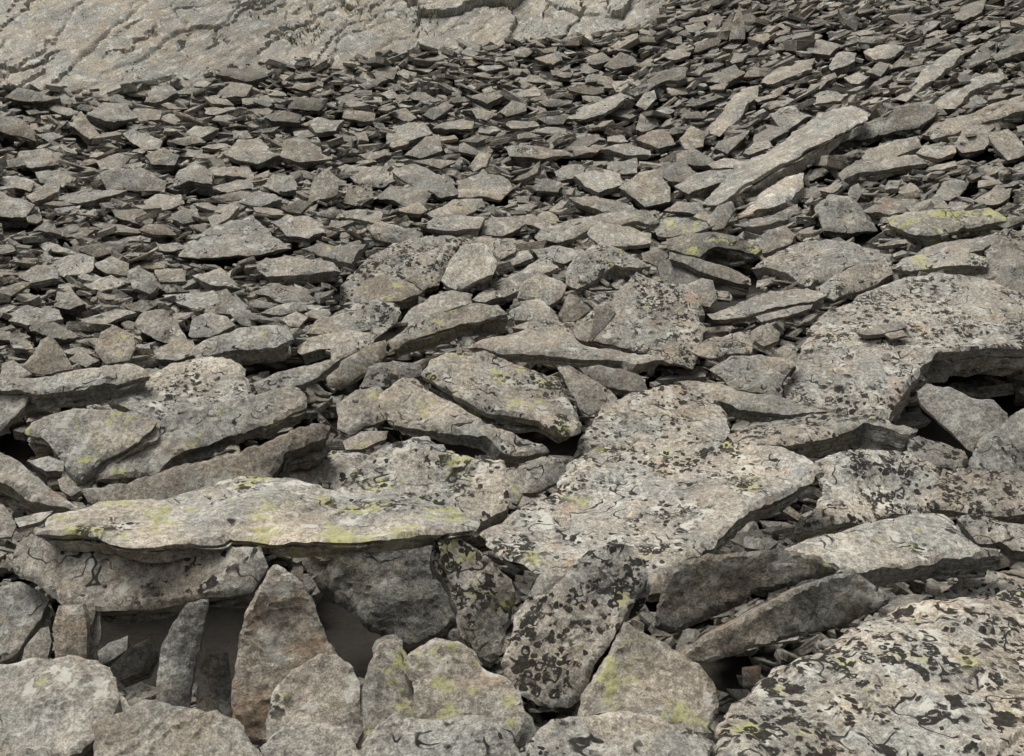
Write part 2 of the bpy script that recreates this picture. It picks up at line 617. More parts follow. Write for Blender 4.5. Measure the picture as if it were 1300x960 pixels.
# region, type, options, label, outline (in pixels of the enlarged region)
ROCKS = [
# ---- foreground left, slab over the hollow
('A','s',dict(d=3.15,th=27,asp=.42,bl=.36,ye=.66,br=1.25,b=.0),'long pale slab with big yellow-green lichen patch roofing the dark hollow','130 395 180 345 330 305 540 278 720 238 800 215 860 195 960 203 1100 212 1280 235 1400 250 1560 275 1700 295 1785 325 1770 365 1620 385 1540 395 1280 425 1000 420 850 400 720 425 600 440 480 445 420 430 370 400'),
('A','b',dict(d=2.98,a=1.7,b=.3,rough=.5,th=60,bl=.5,ye=.3,ru=.4),'black-lichened block under one end of the long roofing slab','130 375 60 430 30 490 50 545 140 590 230 660 330 690 430 685 560 670 760 628 925 612 985 515 960 440 500 430 300 385'),
('A','s',dict(d=2.80,a=4.5,b=.15,th=30,bl=.0,ye=.05,ru=.8,br=1.0),'upright pointed brown slab propping the long slab over the hollow','1010 520 960 590 900 690 880 800 860 960 855 1180 1290 1180 1250 930 1235 850 1150 640 1120 590 1060 530'),
('A','s',dict(d=2.86,a=5,th=28,bl=.05,ye=.05,ru=.7,br=.95),'narrow brown slab leaning upright inside the dark hollow','770 640 690 655 640 720 590 810 575 960 565 1120 690 1120 710 900 750 760'),
('A','t',dict(d=3.02,a=2,th=25,bl=0,ye=0,br=.85),'small grey stone between the two upright slabs in the hollow','760 845 840 840 850 960 850 1110 715 1110 725 890'),
('A','t',dict(d=3.12,a=1.25,th=25,bl=0,ye=0,ru=.4,br=.8),'brownish tilted stone on the floor of the hollow','480 820 560 780 580 830 540 900 440 945 405 890'),
('A','b',dict(d=2.90,a=4,th=70,bl=0,ye=0,ru=.75,br=.95),'rust-brown block standing under the black-lichened block','210 665 300 660 320 760 315 880 200 880 185 750'),
('A','t',dict(d=2.98,a=2,th=20,bl=.1,ye=.1),'small jagged stone leaning on the rust-brown block','180 745 150 750 90 820 75 880 170 880 190 800'),
('A','s',dict(d=2.62,asp=.7,th=90,bl=.1,ye=.25,br=1.12),'pale smooth slab with faint lichen at the foot of the hollow','0 880 120 858 240 852 350 865 400 890 435 930 440 1010 410 1120 300 1210 0 1220 -120 1200 -140 960'),
('A','s',dict(d=3.0,a=1.25,th=80,bl=.15,ye=.2),'grey slab tilted against the outer end of the black-lichened block','0 600 60 575 130 600 185 640 150 720 90 800 40 850 0 870 -120 850 -120 620'),
('A','b',dict(d=2.70,a=1.25,th=110,bl=.1,ye=.45),'rounded lichen-dotted boulder at the foot of the pointed brown slab','1000 990 1080 900 1180 850 1240 850 1290 875 1330 960 1340 1120 1280 1230 1000 1230 980 1080'),
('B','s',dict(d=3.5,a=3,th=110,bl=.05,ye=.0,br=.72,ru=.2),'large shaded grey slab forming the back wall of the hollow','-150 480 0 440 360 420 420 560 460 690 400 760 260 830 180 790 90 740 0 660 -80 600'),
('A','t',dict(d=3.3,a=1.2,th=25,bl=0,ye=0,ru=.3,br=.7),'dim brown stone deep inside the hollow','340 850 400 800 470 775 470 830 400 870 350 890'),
('A','s',dict(th=45,lift=.05,bl=.12,ye=.35),'pale slab with brown underside jutting in behind the black-lichened block','-70 85 0 98 70 130 130 180 190 230 260 270 300 295 200 285 120 275 60 240 0 205 -70 205'),
('A','t',dict(th=20,a=1.2,d=3.2,bl=.1,ye=.5),'small yellow-dusted stone below the pale jutting slab','-60 285 10 288 40 330 60 370 40 410 -60 410'),
('D','s',dict(a=1.1,th=50,bl=.12,ye=.62,ru=.1),'grey slab strewn with yellow lichen behind the long diagonal slab','110 590 280 545 430 555 600 610 520 690 380 750 300 810 240 770 200 700 160 660 80 640'),
('D','s',dict(a=1.15,th=34,bl=.35,ye=.42,br=.9),'long diagonal slab with lichened grey face and pale upper rim','300 775 500 650 700 560 850 520 1100 465 1140 490 1150 540 1020 600 880 640 760 680 640 740 580 798 420 830 300 820'),
('A','s',dict(d=3.85,a=1.3,th=95,bl=.25,ye=.2,br=.7,ru=.4),'dark brown-faced slab beneath the long diagonal slab','340 300 300 250 440 225 720 130 880 80 1060 20 1150 -20 1210 -10 1200 30 1050 90 1000 165 980 330 900 420 500 430 420 380 400 330'),
('A','s',dict(th=70,asp=.6,bl=.6,ye=.3,ru=.6),'small pinkish slab with black lichen behind the long roofing slab','1000 120 1080 90 1200 80 1290 85 1400 95 1340 190 1260 240 1100 230 1010 195'),
('A','t',dict(th=12,bl=.1,ye=.2),'flat little stone wedged behind the pale jutting slab','100 128 180 113 238 135 232 165 170 168'),
('A','t',dict(th=14,a=1.2,bl=.1,ye=.2,ru=.3),'small pinkish stone at the foot of the yellow-strewn slab','212 200 248 183 300 238 262 262 225 240'),
('A','t',dict(th=10,bl=.1,ye=.2),'small broken stone beside the tip of the pale jutting slab','52 340 140 318 195 318 150 352 70 372'),
# ---- lowest row, at the photographer's feet
('O','s',dict(d=2.42,asp=.8,th=100,bl=.2,ye=.3),'flat slab lying at the foot of the pale smooth slab','118 925 185 893 300 905 330 950 290 1060 120 1060'),
('O','b',dict(d=2.40,asp=.8,th=100,bl=.4,ye=.4),'low boulder in front of the round-topped boulder','462 948 500 912 610 905 668 955 640 1070 470 1070'),
('O','s',dict(d=2.40,asp=.7,th=100,bl=.5,ye=.3),'low slab in front of the black-spotted slab','668 945 700 915 800 893 905 935 900 1070 680 1070'),
('O','s',dict(d=2.38,asp=.7,th=100,bl=.4,ye=.3),'low slab in front of the pointed brown slab','330 950 370 912 440 922 462 970 450 1070 340 1070'),
('O','s',dict(d=2.30,asp=.6,th=100,bl=.5,ye=.3),'broad low slab before the big pale lichened slab','905 960 1000 940 1120 935 1260 945 1370 940 1370 1120 900 1120'),
# ---- foreground centre
('B','s',dict(d=3.75,th=85,asp=.65,bl=.62,ye=.55,br=1.2,b=-.05),'pale slab with stepped upper edge rising behind the long roofing slab','-30 260 20 190 100 80 160 60 330 42 345 75 390 70 395 100 460 110 510 128 560 120 610 135 635 190 640 250 620 310 540 350 440 370 300 410 0 420 -120 400 -100 320'),
('O','s',dict(d=3.62,th=30,asp=.78,bl=.58,ye=.45,br=1.25,ru=.6,b=.03),'broad pale tan slab with black arcs, behind the black-spotted upright slab','725 582 750 562 810 553 880 560 960 571 1020 583 1043 597 1030 612 1000 628 970 640 935 662 905 690 870 705 835 725 780 712 720 720 680 720 640 705 615 685 610 670 655 642 705 614'),
('B','s',dict(d=2.98,a=2.3,b=-.6,th=40,bl=.85,ye=.62,ru=.35),'leaning narrow slab with yellow and black lichen closing one side of the hollow','345 375 385 380 450 420 520 460 560 490 640 570 665 640 645 700 625 780 600 850 570 880 520 850 460 740 440 690 400 560'),
('B','s',dict(d=2.78,a=1.55,b=.35,th=55,bl=1.0,ye=.35,br=1.02,ru=.3),'upright rounded slab densely spotted with black lichen','835 550 870 500 930 450 1000 420 1060 430 1120 480 1135 530 1110 600 1040 710 1000 790 940 880 900 980 840 1030 720 1020 620 950 598 880 640 760 650 690 700 630 760 620'),
('B','t',dict(d=2.95,a=2.0,th=25,bl=.3,ye=.2,ru=.6),'orange-tinged stone peeping out behind the black-spotted slab','780 518 835 550 800 640 700 660 690 640 740 550'),
('B','s',dict(d=2.68,a=1.25,th=80,bl=.35,ye=.5),'slab sloping away under the flank of the black-spotted slab','1050 710 1150 760 1280 850 1340 890 1390 980 1420 1180 860 1220 900 980 1000 830 1040 760'),
('B','b',dict(d=2.66,a=1.25,th=110,bl=.25,ye=.62),'round-topped boulder with yellow lichen between leaning slabs','235 870 300 810 360 790 440 800 500 850 540 890 620 930 670 980 690 1100 640 1220 320 1220 280 1050 270 940 240 910'),
('B','t',dict(d=2.72,a=1.6,th=80,bl=.1,ye=.6),'small upright lichen-yellowed stone beside the round-topped boulder','85 970 110 880 150 800 190 790 225 830 240 890 270 950 300 1100 300 1210 60 1210'),
('B','t',dict(d=3.1,a=1.3,th=25,bl=.3,ye=.2),'grey stone under the front lip of the broad tan slab','1080 580 1120 555 1180 540 1240 565 1215 610 1140 625'),
('B','t',dict(th=20,a=1.5,bl=.2,ye=.5),'narrow pale stone between the stepped slab and the broad tan slab','622 165 692 158 684 240 658 290 636 280'),
('B','t',dict(th=16,bl=.4,ye=.2,ru=.5),'pinkish stone tucked behind the broad tan slab','690 125 780 112 862 128 822 195 720 240 678 245 688 170'),
# ---- foreground right
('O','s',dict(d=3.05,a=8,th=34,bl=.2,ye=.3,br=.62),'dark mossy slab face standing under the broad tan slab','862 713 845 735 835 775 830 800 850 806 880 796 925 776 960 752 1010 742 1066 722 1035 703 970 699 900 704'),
('O','s',dict(d=2.85,a=10,th=40,bl=.12,ye=.15,br=.8,ru=.5),'brown-faced diagonal slab with pale upper rim over a black gap','858 832 900 805 950 780 1000 755 1040 735 1085 724 1110 740 1138 762 1110 778 1080 794 1040 804 1000 812 950 826 900 840 870 846'),
('C','s',dict(d=3.25,th=39,asp=.5,bl=.45,ye=.45,br=1.2),'wedge slab with pale top and dark lichened front behind the brown-faced diagonal slab','330 470 480 405 600 372 720 340 850 315 980 312 1030 340 1060 390 1120 430 1195 440 1190 462 1100 470 990 480 880 500 760 520 680 545 590 525 480 480'),
('C','s',dict(d=2.62,th=80,asp=.8,bl=.78,ye=.42,br=1.25),'big pale lichened slab in front of the brown-faced diagonal slab','210 1000 290 900 360 850 420 850 520 810 620 760 700 700 800 650 860 645 960 655 1100 640 1280 605 1420 590 1520 960 1500 1230 170 1240 160 1080'),
('C','s',dict(th=25,asp=.6,bl=.8,ye=.2,ru=.4,br=1.45),'whitish slab with bold black streaks right of the broad tan slab','510 130 560 110 700 95 870 90 910 120 980 160 960 240 910 310 820 320 720 340 560 370 470 390 420 410 440 360 520 300 545 210'),
('C','s',dict(th=21,asp=.5,bl=.92,ye=.15,ru=.5,br=.85),'slab almost covered in black lichen beside the whitish streaked slab','980 165 1100 160 1280 170 1420 180 1420 330 1280 330 1180 330 1080 320 990 300 925 305 950 230'),
('C','s',dict(th=25,asp=.5,bl=.7,ye=.3),'lichened slab running out behind the wedge slab','1030 340 1120 330 1280 370 1420 390 1420 480 1240 460 1190 430 1110 430'),
('C','s',dict(th=23,asp=.5,bl=.62,ye=.2,ru=.6),'pinkish lichened slab below the nose of the wedge slab','940 640 1060 550 1140 530 1280 560 1420 570 1420 605 1280 610 1130 645 1000 655'),
('C','t',dict(th=20,bl=.8,ye=.1,br=.7),'dark stone under the tip of the thin tongue slab','850 50 890 40 980 60 1060 90 1078 132 1040 155 930 150 850 100'),
('C','t',dict(d=2.9,th=20,a=1.3,bl=0,ye=0,ru=.7),'small orange-brown stone in the black gap below the diagonal slab','240 890 312 880 305 950 245 960'),
# ---- right middle
('F','s',dict(th=47,asp=.8,bl=.70,ye=.3,br=1.12,ru=.6,b=.04,detail=4.5),'huge domed slab covered in small black lichens, largest slab of the scree','770 270 860 235 960 232 1080 245 1180 265 1280 300 1400 335 1400 490 1280 490 1100 500 960 520 900 570 850 640 790 710 740 745 600 720 500 700 390 680 400 620 440 540 480 430 560 350 660 310'),
('F','s',dict(a=1.1,th=18,bl=.15,ye=.1,br=.85,ru=.3),'smooth bluish-grey slab leaning under the huge domed slab','882 652 920 630 1000 635 1080 670 1170 690 1225 750 1180 805 1100 865 1060 840 960 750 900 700'),
('F','s',dict(a=1.1,th=21,bl=.45,ye=.25),'lichened slab leaning beside the smooth bluish-grey slab','1080 915 1120 830 1200 780 1280 720 1420 640 1420 980 1280 960 1100 945'),
('F','s',dict(th=29,asp=.4,bl=.65,ye=.4,ru=.4,lift=.03),'thin tongue slab with thick front edge overhanging a black slot','190 800 280 758 520 742 700 752 790 785 888 808 860 824 760 802 690 792 620 807 520 832 400 852 300 862 210 842'),
('F','s',dict(th=21,asp=.5,bl=.3,ye=.15,br=.85),'narrow slab with shaded front edge behind the thin tongue slab','0 612 80 608 180 638 270 658 360 690 450 720 548 742 480 750 400 747 300 722 220 712 120 672 60 652'),
('O','s',dict(th=14,asp=.8,bl=.6,ye=.35,ru=.5,br=1.08),'pale streaked slab resting behind the broad tan slab','728 578 745 545 765 515 800 500 840 490 870 492 905 505 922 525 926 545 915 562 880 566 810 560 750 570'),
('F','t',dict(th=7,lift=.06,bl=.3,ye=.2,br=.8),'thin flake lying on top of the huge domed slab','655 437 740 415 830 403 848 420 760 441 690 449'),
('F','t',dict(th=5,lift=.05,bl=.3,ye=.2,br=.85),'smaller flake tucked under the thin flake on the domed slab','758 443 830 430 855 447 790 462'),
('F','b',dict(th=30,asp=.6,bl=.42,ye=.15,ru=.35,lift=.05),'angular block with broad tilted top above the huge domed slab','275 185 330 150 420 110 540 85 640 95 790 150 780 175 700 185 620 205 520 240 480 258 420 222 340 187'),
('F','s',dict(th=23,asp=.4,bl=.4,ye=.6,lift=.05),'thick slab with one yellow end lying behind the domed slab','790 205 840 165 960 150 1100 150 1152 160 1142 185 1060 190 960 195 860 207'),
('F','s',dict(th=16,asp=.5,bl=.5,ye=.3),'lichened slab wedged between the angular block and the domed slab','510 265 600 215 700 185 790 180 792 230 720 260 640 282 580 312 540 292'),
('F','b',dict(th=34,asp=.45,bl=.3,ye=.55,br=.62,lift=.08),'dark greenish boulder with a lichened rim above a black hole','-40 90 40 65 130 65 200 85 270 115 312 137 290 155 230 135 150 125 110 130 80 160 20 145 -40 120'),
('F','s',dict(th=18,asp=.4,bl=.25,ye=.1,br=.85),'narrow slab sloping down beneath the dark greenish boulder','-30 150 60 163 150 188 230 213 272 235 272 262 200 247 100 217 20 185 -30 175'),
('F','s',dict(th=17,asp=.35,bl=.35,ye=.15,br=.95),'thin level slab over a black slot left of the domed slab','108 347 200 320 330 295 480 275 520 290 552 310 480 326 350 346 220 367 130 372'),
('F','t',dict(th=7,asp=.4,bl=.25,ye=.1),'thin splinter beneath the thin level slab','288 387 380 355 502 335 492 352 400 377 310 402'),
('F','t',dict(th=12,bl=.35,ye=.1),'grey stone wedged behind the angular block','280 100 340 60 400 50 440 80 420 112 340 140 290 152'),
('I','s',dict(th=14,asp=.45,bl=.3,ye=.8,lift=.05),'slab bright with yellow-green lichen along its crest below small rubble','775 805 840 775 960 770 1080 775 1150 765 1238 802 1180 817 1060 832 950 867 880 862 790 834'),
('F','b',dict(a=.8,th=16,bl=.5,ye=.1,br=.82),'big dull grey rock behind the yellow-ended slab','1130 140 1200 90 1280 60 1420 45 1420 305 1280 292 1180 252 1100 237 1155 182'),
('F','s',dict(th=13,asp=.4,bl=.1,ye=.1,ru=.7,br=.85),'brown flat slab below the bright yellow-green crested slab','850 160 900 120 1000 95 1120 90 1240 60 1200 100 1130 140 1000 150 900 162'),
('F','t',dict(th=14,a=1.2,bl=.1,ye=.1,ru=.3),'small tan stone left of the thin level slab','30 265 90 235 132 250 147 310 120 342 60 332'),
('F','t',dict(th=12,a=1.2,bl=.05,ye=.0,ru=.4,br=1.05),'pale triangular stone in the hollow left of the domed slab','285 470 290 440 332 403 382 440 372 470 320 492'),
('F','t',dict(th=10,bl=.7,ye=.1),'black-and-white speckled stone beside the pale triangular stone','48 502 130 450 260 438 284 470 272 517 180 512 120 527 80 517'),
('F','s',dict(th=13,bl=.4,ye=.1,br=.95),'grey weathered slab touching the edge of the domed slab','118 572 200 525 300 520 400 530 432 480 444 540 392 620 382 682 280 662 200 642 170 602'),
# ---- middle
('E','s',dict(th=16,asp=.8,bl=.78,ye=.3,ru=.65,br=1.05),'wide pinkish slab peppered with black lichen below the blocky whitish-topped slab','880 400 1000 310 1100 230 1180 262 1280 270 1340 330 1362 420 1305 562 1220 552 1150 512 1050 497 960 472 890 472'),
('E','b',dict(th=24,asp=.7,bl=.6,ye=.5,lift=.06),'blocky slab with whitish lichened top above the wide pinkish slab','835 218 870 165 940 122 1010 120 1090 150 1155 190 1080 197 1020 192 950 232 880 274 840 254'),
('E','b',dict(a=1.3,th=22,bl=.0,ye=.02,ru=.15,br=1.5),'smooth pale cream boulder without any lichen resting on a speckled slab','378 232 420 160 460 120 520 113 570 150 587 190 572 232 530 242 480 262 430 278 390 257'),
('E','s',dict(a=.75,th=16,bl=.72,ye=.2,ru=.35),'broad speckled slab behind the smooth pale cream boulder','0 270 60 210 130 150 200 110 320 90 450 85 560 85 650 95 657 142 600 162 570 145 500 118 440 130 400 200 370 250 300 290 200 302 100 312 0 332'),
('E','s',dict(th=18,bl=.3,ye=.5,br=.75,lift=.05),'dark mossy slab lying on the front of the broad speckled slab','38 302 90 260 150 225 240 240 312 287 230 322 150 322 60 333'),
('E','t',dict(th=10,bl=.2,ye=.2,lift=.05),'small stone leaning on the dark mossy slab','236 198 290 207 334 262 312 280 250 240'),
('E','s',dict(th=26,asp=.3,bl=.4,ye=.55,br=.82,lift=.06,b=.1),'long arched slab with deep shadow below its front edge','178 462 260 412 380 368 500 342 590 347 620 382 540 398 440 414 330 444 240 474 190 494'),
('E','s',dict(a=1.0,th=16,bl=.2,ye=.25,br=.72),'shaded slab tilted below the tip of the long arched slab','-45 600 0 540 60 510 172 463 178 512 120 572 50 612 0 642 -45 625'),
('E','s',dict(th=29,asp=.62,bl=.62,ye=.55,br=1.05,lift=.09,b=-.12,d=4.55),'rounded grey slab with yellow patches lying over a black hole','308 590 340 530 400 508 480 503 560 518 640 543 740 578 812 608 852 668 884 718 904 760 892 792 840 802 800 792 740 762 640 742 520 712 430 672 350 622'),
('E','s',dict(th=21,asp=.45,bl=.55,ye=.35,b=-.2,d=4.45),'tilted slab lying beneath the rounded grey slab','128 682 180 630 240 593 290 598 320 640 400 690 480 740 560 790 640 830 760 870 774 897 700 897 600 882 540 842 440 822 330 792 240 772 190 752'),
('E','s',dict(th=16,asp=.4,bl=.3,ye=.3,ru=.7,lift=.04),'thin slab with orange stain behind the rounded grey slab','478 482 560 450 700 425 830 440 900 480 960 498 1080 508 1190 538 1204 552 1100 567 1050 542 940 532 800 522 600 512'),
('E','s',dict(th=13,asp=.6,bl=.4,ye=.2,ru=.3),'light slab just behind the thin orange-stained slab','640 425 700 400 870 397 885 440 862 476 780 440 700 430'),
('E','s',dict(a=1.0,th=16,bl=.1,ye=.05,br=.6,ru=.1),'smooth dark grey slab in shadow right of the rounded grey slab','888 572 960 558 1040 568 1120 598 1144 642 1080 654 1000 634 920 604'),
('E','s',dict(th=13,bl=.6,ye=.2),'lichened slab wedged right of the rounded grey slab','806 578 850 563 920 600 1000 650 1034 682 980 712 930 744 890 724 850 652'),
('E','s',dict(th=16,bl=.5,ye=.2,asp=.9),'slender streaked slab right of the smooth pale cream boulder','488 322 570 265 650 215 740 156 778 163 814 192 760 217 700 237 660 282 600 312 540 332'),
('E','b',dict(a=1.3,th=16,bl=.15,ye=.35,ru=.3),'rounded grey-brown boulder below the slender streaked slab','658 312 670 260 740 218 800 238 844 275 822 312 780 337 720 322'),
('E','t',dict(th=10,bl=.5,ye=.2,ru=.8),'orange-tinted lichened stone below the rounded grey-brown boulder','628 372 680 320 740 313 800 360 814 392 740 397 650 392'),
('E','b',dict(a=1.2,th=14,bl=.3,ye=.2,br=.72),'dark angular block beside the rounded grey-brown boulder','812 372 850 298 880 308 934 350 880 394 830 399'),
('E','t',dict(a=2.5,b=.4,th=12,bl=.1,ye=.05,ru=.7,br=.85,lift=.05),'thin brown stone standing on edge on the wide pinkish slab','928 474 938 410 948 350 1010 333 1024 370 980 424'),
('E','t',dict(a=1.2,th=10,bl=.4,ye=.1),'small stone at the foot of the thin brown standing stone','866 442 880 398 940 370 948 432 920 474 890 469'),
('E','s',dict(a=.85,th=13,bl=.55,ye=.2,ru=.4),'striped lichened slab beside one end of the long arched slab','-35 372 60 330 160 313 222 340 234 370 180 434 120 474 60 464 -10 442'),
('E','s',dict(th=10,bl=.3,ye=.35),'grey slab lying just behind the long arched slab','180 434 260 360 340 308 420 288 494 310 482 337 380 367 260 414'),
('E','s',dict(th=10,bl=.4,ye=.2),'small slab beside the shaded tilted slab','-35 472 60 453 134 480 60 514 -25 547'),
('E','t',dict(th=12,bl=.2,ye=.15,lift=.05),'rounded stone on the ridge of slabs beside the long flat slab','918 72 960 38 1040 43 1154 70 1154 104 1060 114 960 109'),
('E','s',dict(th=18,asp=.35,bl=.2,ye=.3,lift=.05),'long flat slab topping the ridge of slabs behind the blocky slab','722 84 760 50 860 23 930 8 1080 -4 1184 -2 1184 24 1060 34 930 44 850 84 800 96 740 94'),
('E','t',dict(th=12,bl=.3,ye=.2),'grey stone left of the long flat ridge slab','518 72 560 13 640 13 694 40 640 74 600 84'),
('E','s',dict(th=13,asp=.4,bl=.25,ye=.2,lift=.04),'flat slab over a dark slot behind the broad speckled slab','298 42 350 13 450 8 544 20 520 54 420 54 330 49'),
('E','t',dict(th=9,bl=.3,ye=.2),'flat stone just below the long flat ridge slab','706 134 800 123 860 128 894 152 830 179 740 164'),
('E','t',dict(th=8,bl=.3,ye=.2),'low stone behind the slender streaked slab','586 177 640 143 700 138 718 167 640 189 592 199'),
('E','t',dict(th=10,bl=.2,ye=.75),'stone capped with bright yellow lichen right of the ridge slab','1148 44 1210 18 1280 18 1390 40 1334 74 1180 79'),
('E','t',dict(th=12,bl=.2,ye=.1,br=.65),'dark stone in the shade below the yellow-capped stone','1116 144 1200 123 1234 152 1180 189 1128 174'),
('E','b',dict(th=16,a=.9,bl=.2,ye=.1,br=.62,ru=.3),'dark brown block left of the black hole under the greenish boulder','1172 194 1230 163 1280 188 1344 232 1304 269 1200 259'),
('E','t',dict(th=12,a=1.0,bl=.5,ye=.5),'lichened stone left of the slab under the rounded grey slab','-5 705 60 658 150 638 184 690 174 764 100 784 40 814 -5 795'),
('E','t',dict(th=8,bl=.1,ye=.3),'pale flat stone left of the stepped pale slab','16 844 80 808 184 803 174 834 90 864 26 869'),
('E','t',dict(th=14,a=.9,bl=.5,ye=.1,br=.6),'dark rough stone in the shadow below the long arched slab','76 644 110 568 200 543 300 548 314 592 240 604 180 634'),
# ---- left middle
('D','s',dict(th=31,asp=.35,bl=.3,ye=.2,lift=.08,br=1.02),'long slab with rough broken end lying over a grey slab end','-70 455 120 435 260 412 400 392 500 381 560 410 565 428 480 440 330 470 200 486 120 494 -70 480'),
('D','s',dict(a=1.15,th=18,bl=.1,ye=.15),'grey slab end under the long rough-ended slab','-60 480 60 455 112 463 124 492 92 554 40 594 0 634 -60 650'),
('D','s',dict(th=23,asp=.7,bl=.5,ye=.35,br=1.22),'pale slab with scattered black dots behind the long diagonal slab','396 534 480 480 560 420 640 385 760 368 880 368 914 400 944 460 984 492 900 524 860 519 760 544 640 596 580 606 500 564'),
('D','s',dict(th=31,asp=.4,bl=.2,ye=.3,lift=.09,br=1.02),'thick plank-like slab overhanging a black hollow','716 314 800 285 900 256 1010 248 1082 258 1100 292 1040 324 940 329 840 334 740 356 716 336'),
('D','s',dict(th=16,bl=.3,ye=.3),'low slab against one end of the plank-like slab','576 334 660 298 722 308 734 354 660 374 586 364'),
('D','s',dict(th=20,asp=.45,bl=.4,ye=.3),'slab over a shadow right of the plank-like slab','1096 324 1160 288 1240 273 1300 268 1390 268 1390 304 1240 324 1130 350'),
('D','s',dict(th=13,asp=.45,bl=.35,ye=.2),'slab sloping down right of the black hollow','946 456 1040 418 1200 383 1284 373 1240 404 1140 464 1050 486 966 496'),
('D','b',dict(a=1.6,th=14,bl=.05,ye=.1,ru=.6,br=.9),'brown triangular stone standing behind the rough-ended slab','66 394 120 348 150 298 190 283 232 330 274 404 160 426'),
('D','t',dict(th=12,a=1.2,bl=.1,ye=.1),'pale stone left of the brown triangular stone','-5 444 6 388 50 373 114 422 60 446'),
('D','b',dict(a=1.3,th=14,bl=.1,ye=.5),'blocky yellow-dusted stone right of the brown triangular stone','356 334 378 268 430 243 504 280 504 334 484 374 400 386'),
('D','t',dict(a=.9,th=10,bl=.1,ye=.35),'pale smooth stone behind the plank-like slab','706 274 718 218 790 193 852 218 884 247 780 286'),
('D','t',dict(a=.9,th=12,bl=.3,ye=.15),'lichened block left of the pale smooth stone','496 232 540 193 620 188 664 230 704 304 650 306 580 284 540 264'),
('D','t',dict(th=6,bl=.05,ye=.05,br=1.1),'pale sliver lying right of the yellow-dusted stone','356 337 390 333 454 385 400 394'),
('D','t',dict(th=10,bl=.2,ye=.2),'broad flat stone in the rubble behind the brown triangular stone','26 194 100 168 220 183 234 212 100 241 36 224'),
('D','t',dict(a=1.2,th=12,bl=.1,ye=.1,br=.9),'upright grey stone in the rubble below the large pale flat slab','476 60 480 38 520 18 572 50 594 92 560 120 500 104'),
('D','s',dict(th=16,asp=.35,bl=.3,ye=.2,lift=.04),'long dark-edged slab beside the dark mossy slab in the rubble','940 24 1000 -2 1100 -14 1250 8 1276 37 1150 54 1000 56'),
('D','t',dict(th=10,bl=.1,ye=.3),'flat yellowish stone in the rubble near the upright grey stone','346 14 420 -14 482 8 484 49 400 44'),
('D','t',dict(th=12,a=.8,bl=.3,ye=.1),'lichened grey stone in the rubble behind the broad flat stone','66 64 140 18 212 13 218 64 120 84'),
('D','t',dict(a=1.5,th=10,bl=.1,ye=.1),'grey slab standing on edge, straighter of a pair behind the pale smooth stone','806 194 818 118 850 106 894 160 884 206'),
('D','t',dict(a=1.3,th=10,bl=.1,ye=.1),'leaning pale slab, more tilted of a pair behind the pale smooth stone','856 194 878 123 930 168 964 244 900 236'),
('D','t',dict(th=8,asp=.4,bl=.1,ye=.1,lift=.03),'thin slab sticking out below the dark-edged slab','976 194 1040 163 1154 148 1134 179 1050 201'),
('D','t',dict(a=.9,th=8,bl=.0,ye=.05,br=1.15),'pale whitish pebble-like stone near the speckled slab','1056 214 1110 188 1154 210 1120 244 1080 239'),
('D','s',dict(a=.7,th=10,bl=.55,ye=.2),'speckled slab left of the dark mossy slab','1146 274 1200 218 1300 188 1390 178 1390 254 1250 281'),
# ---- upper left
('G','s',dict(a=.75,th=6,bl=.35,ye=.2,br=1.08),'large pale flat slab lying amid the small rubble below the bedrock','850 808 930 798 1000 858 1074 912 960 934 760 949 660 945 680 890 780 838'),
('G','t',dict(th=8,bl=.3),'squarish lichened stone beside the large pale flat slab','1006 812 1060 793 1180 798 1204 852 1140 874 1060 864'),
('G','s',dict(th=14,asp=.5,bl=.1,br=.75,lift=.05),'dark thick slab in the scree a little below the bedrock','-40 410 60 425 120 474 134 524 60 496 -40 474'),
('G','s',dict(th=8,asp=.4,bl=.1,br=.75,lift=.04),'dark slab at the foot of the bedrock above the dark thick slab','14 354 60 313 140 338 224 367 160 374 60 366'),
('G','t',dict(a=1.3,th=8,bl=.1),'broad upright-faced stone in the scree behind the large pale slab','366 632 420 618 540 628 614 660 604 704 480 694 390 694'),
('G','b',dict(a=.9,th=14,bl=.1),'angular block with a notch above the large pale flat slab','636 684 656 620 720 588 784 640 784 684 740 674 700 664'),
('G','s',dict(th=9,bl=.2,lift=.03),'flat slab with dark front edge beside the brownish block','826 562 880 518 960 513 1024 572 950 594 880 584'),
('G','b',dict(a=1.2,th=10,bl=.05,ru=.5),'brownish block right of the dark-edged flat slab','1036 584 1046 518 1120 498 1184 538 1194 584 1100 594'),
('G','t',dict(a=1.5,th=10,bl=.05),'tall grey stone standing in the scree beside a rounded stone','1136 744 1156 658 1210 623 1254 660 1244 714 1180 734'),
('G','t',dict(a=.9,th=8,bl=.1),'rounded stone left of the tall grey stone','970 684 1010 643 1080 648 1104 694 1030 704'),
('G','t',dict(th=8,ye=.4,lift=.03),'thin pale stone tilted up below the broad upright-faced stone','96 724 170 678 224 678 214 704 120 746'),
('G','t',dict(th=9,lift=.03),'thick stone below the slab at the bedrock foot','316 424 380 378 470 383 509 422 420 446'),
('G','t',dict(a=.9,th=10,b=-.4),'sloping stone block under the thick stone below the bedrock','256 454 300 406 344 468 374 502 330 516'),
('G','t',dict(th=7,b=.3,lift=.03),'slanting thin stone above the large pale flat slab','766 804 850 753 884 763 844 802 780 831'),
('G','t',dict(th=6),'long low stone right of the notched block','876 734 960 698 1044 735 960 756'),
('G','s',dict(th=8,asp=.4,br=.6,lift=.04),'dark flat slab tight against the foot of the bedrock','796 274 850 248 930 243 994 277 900 296'),
('G','t',dict(th=7,asp=.4,br=.6,lift=.03),'dark thin stone behind the dark-edged flat slab','971 429 1040 408 1114 420 1104 446 1000 446'),
('G','t',dict(th=7),'small pale block behind the broad upright-faced stone','356 594 440 563 484 580 434 616 370 621'),
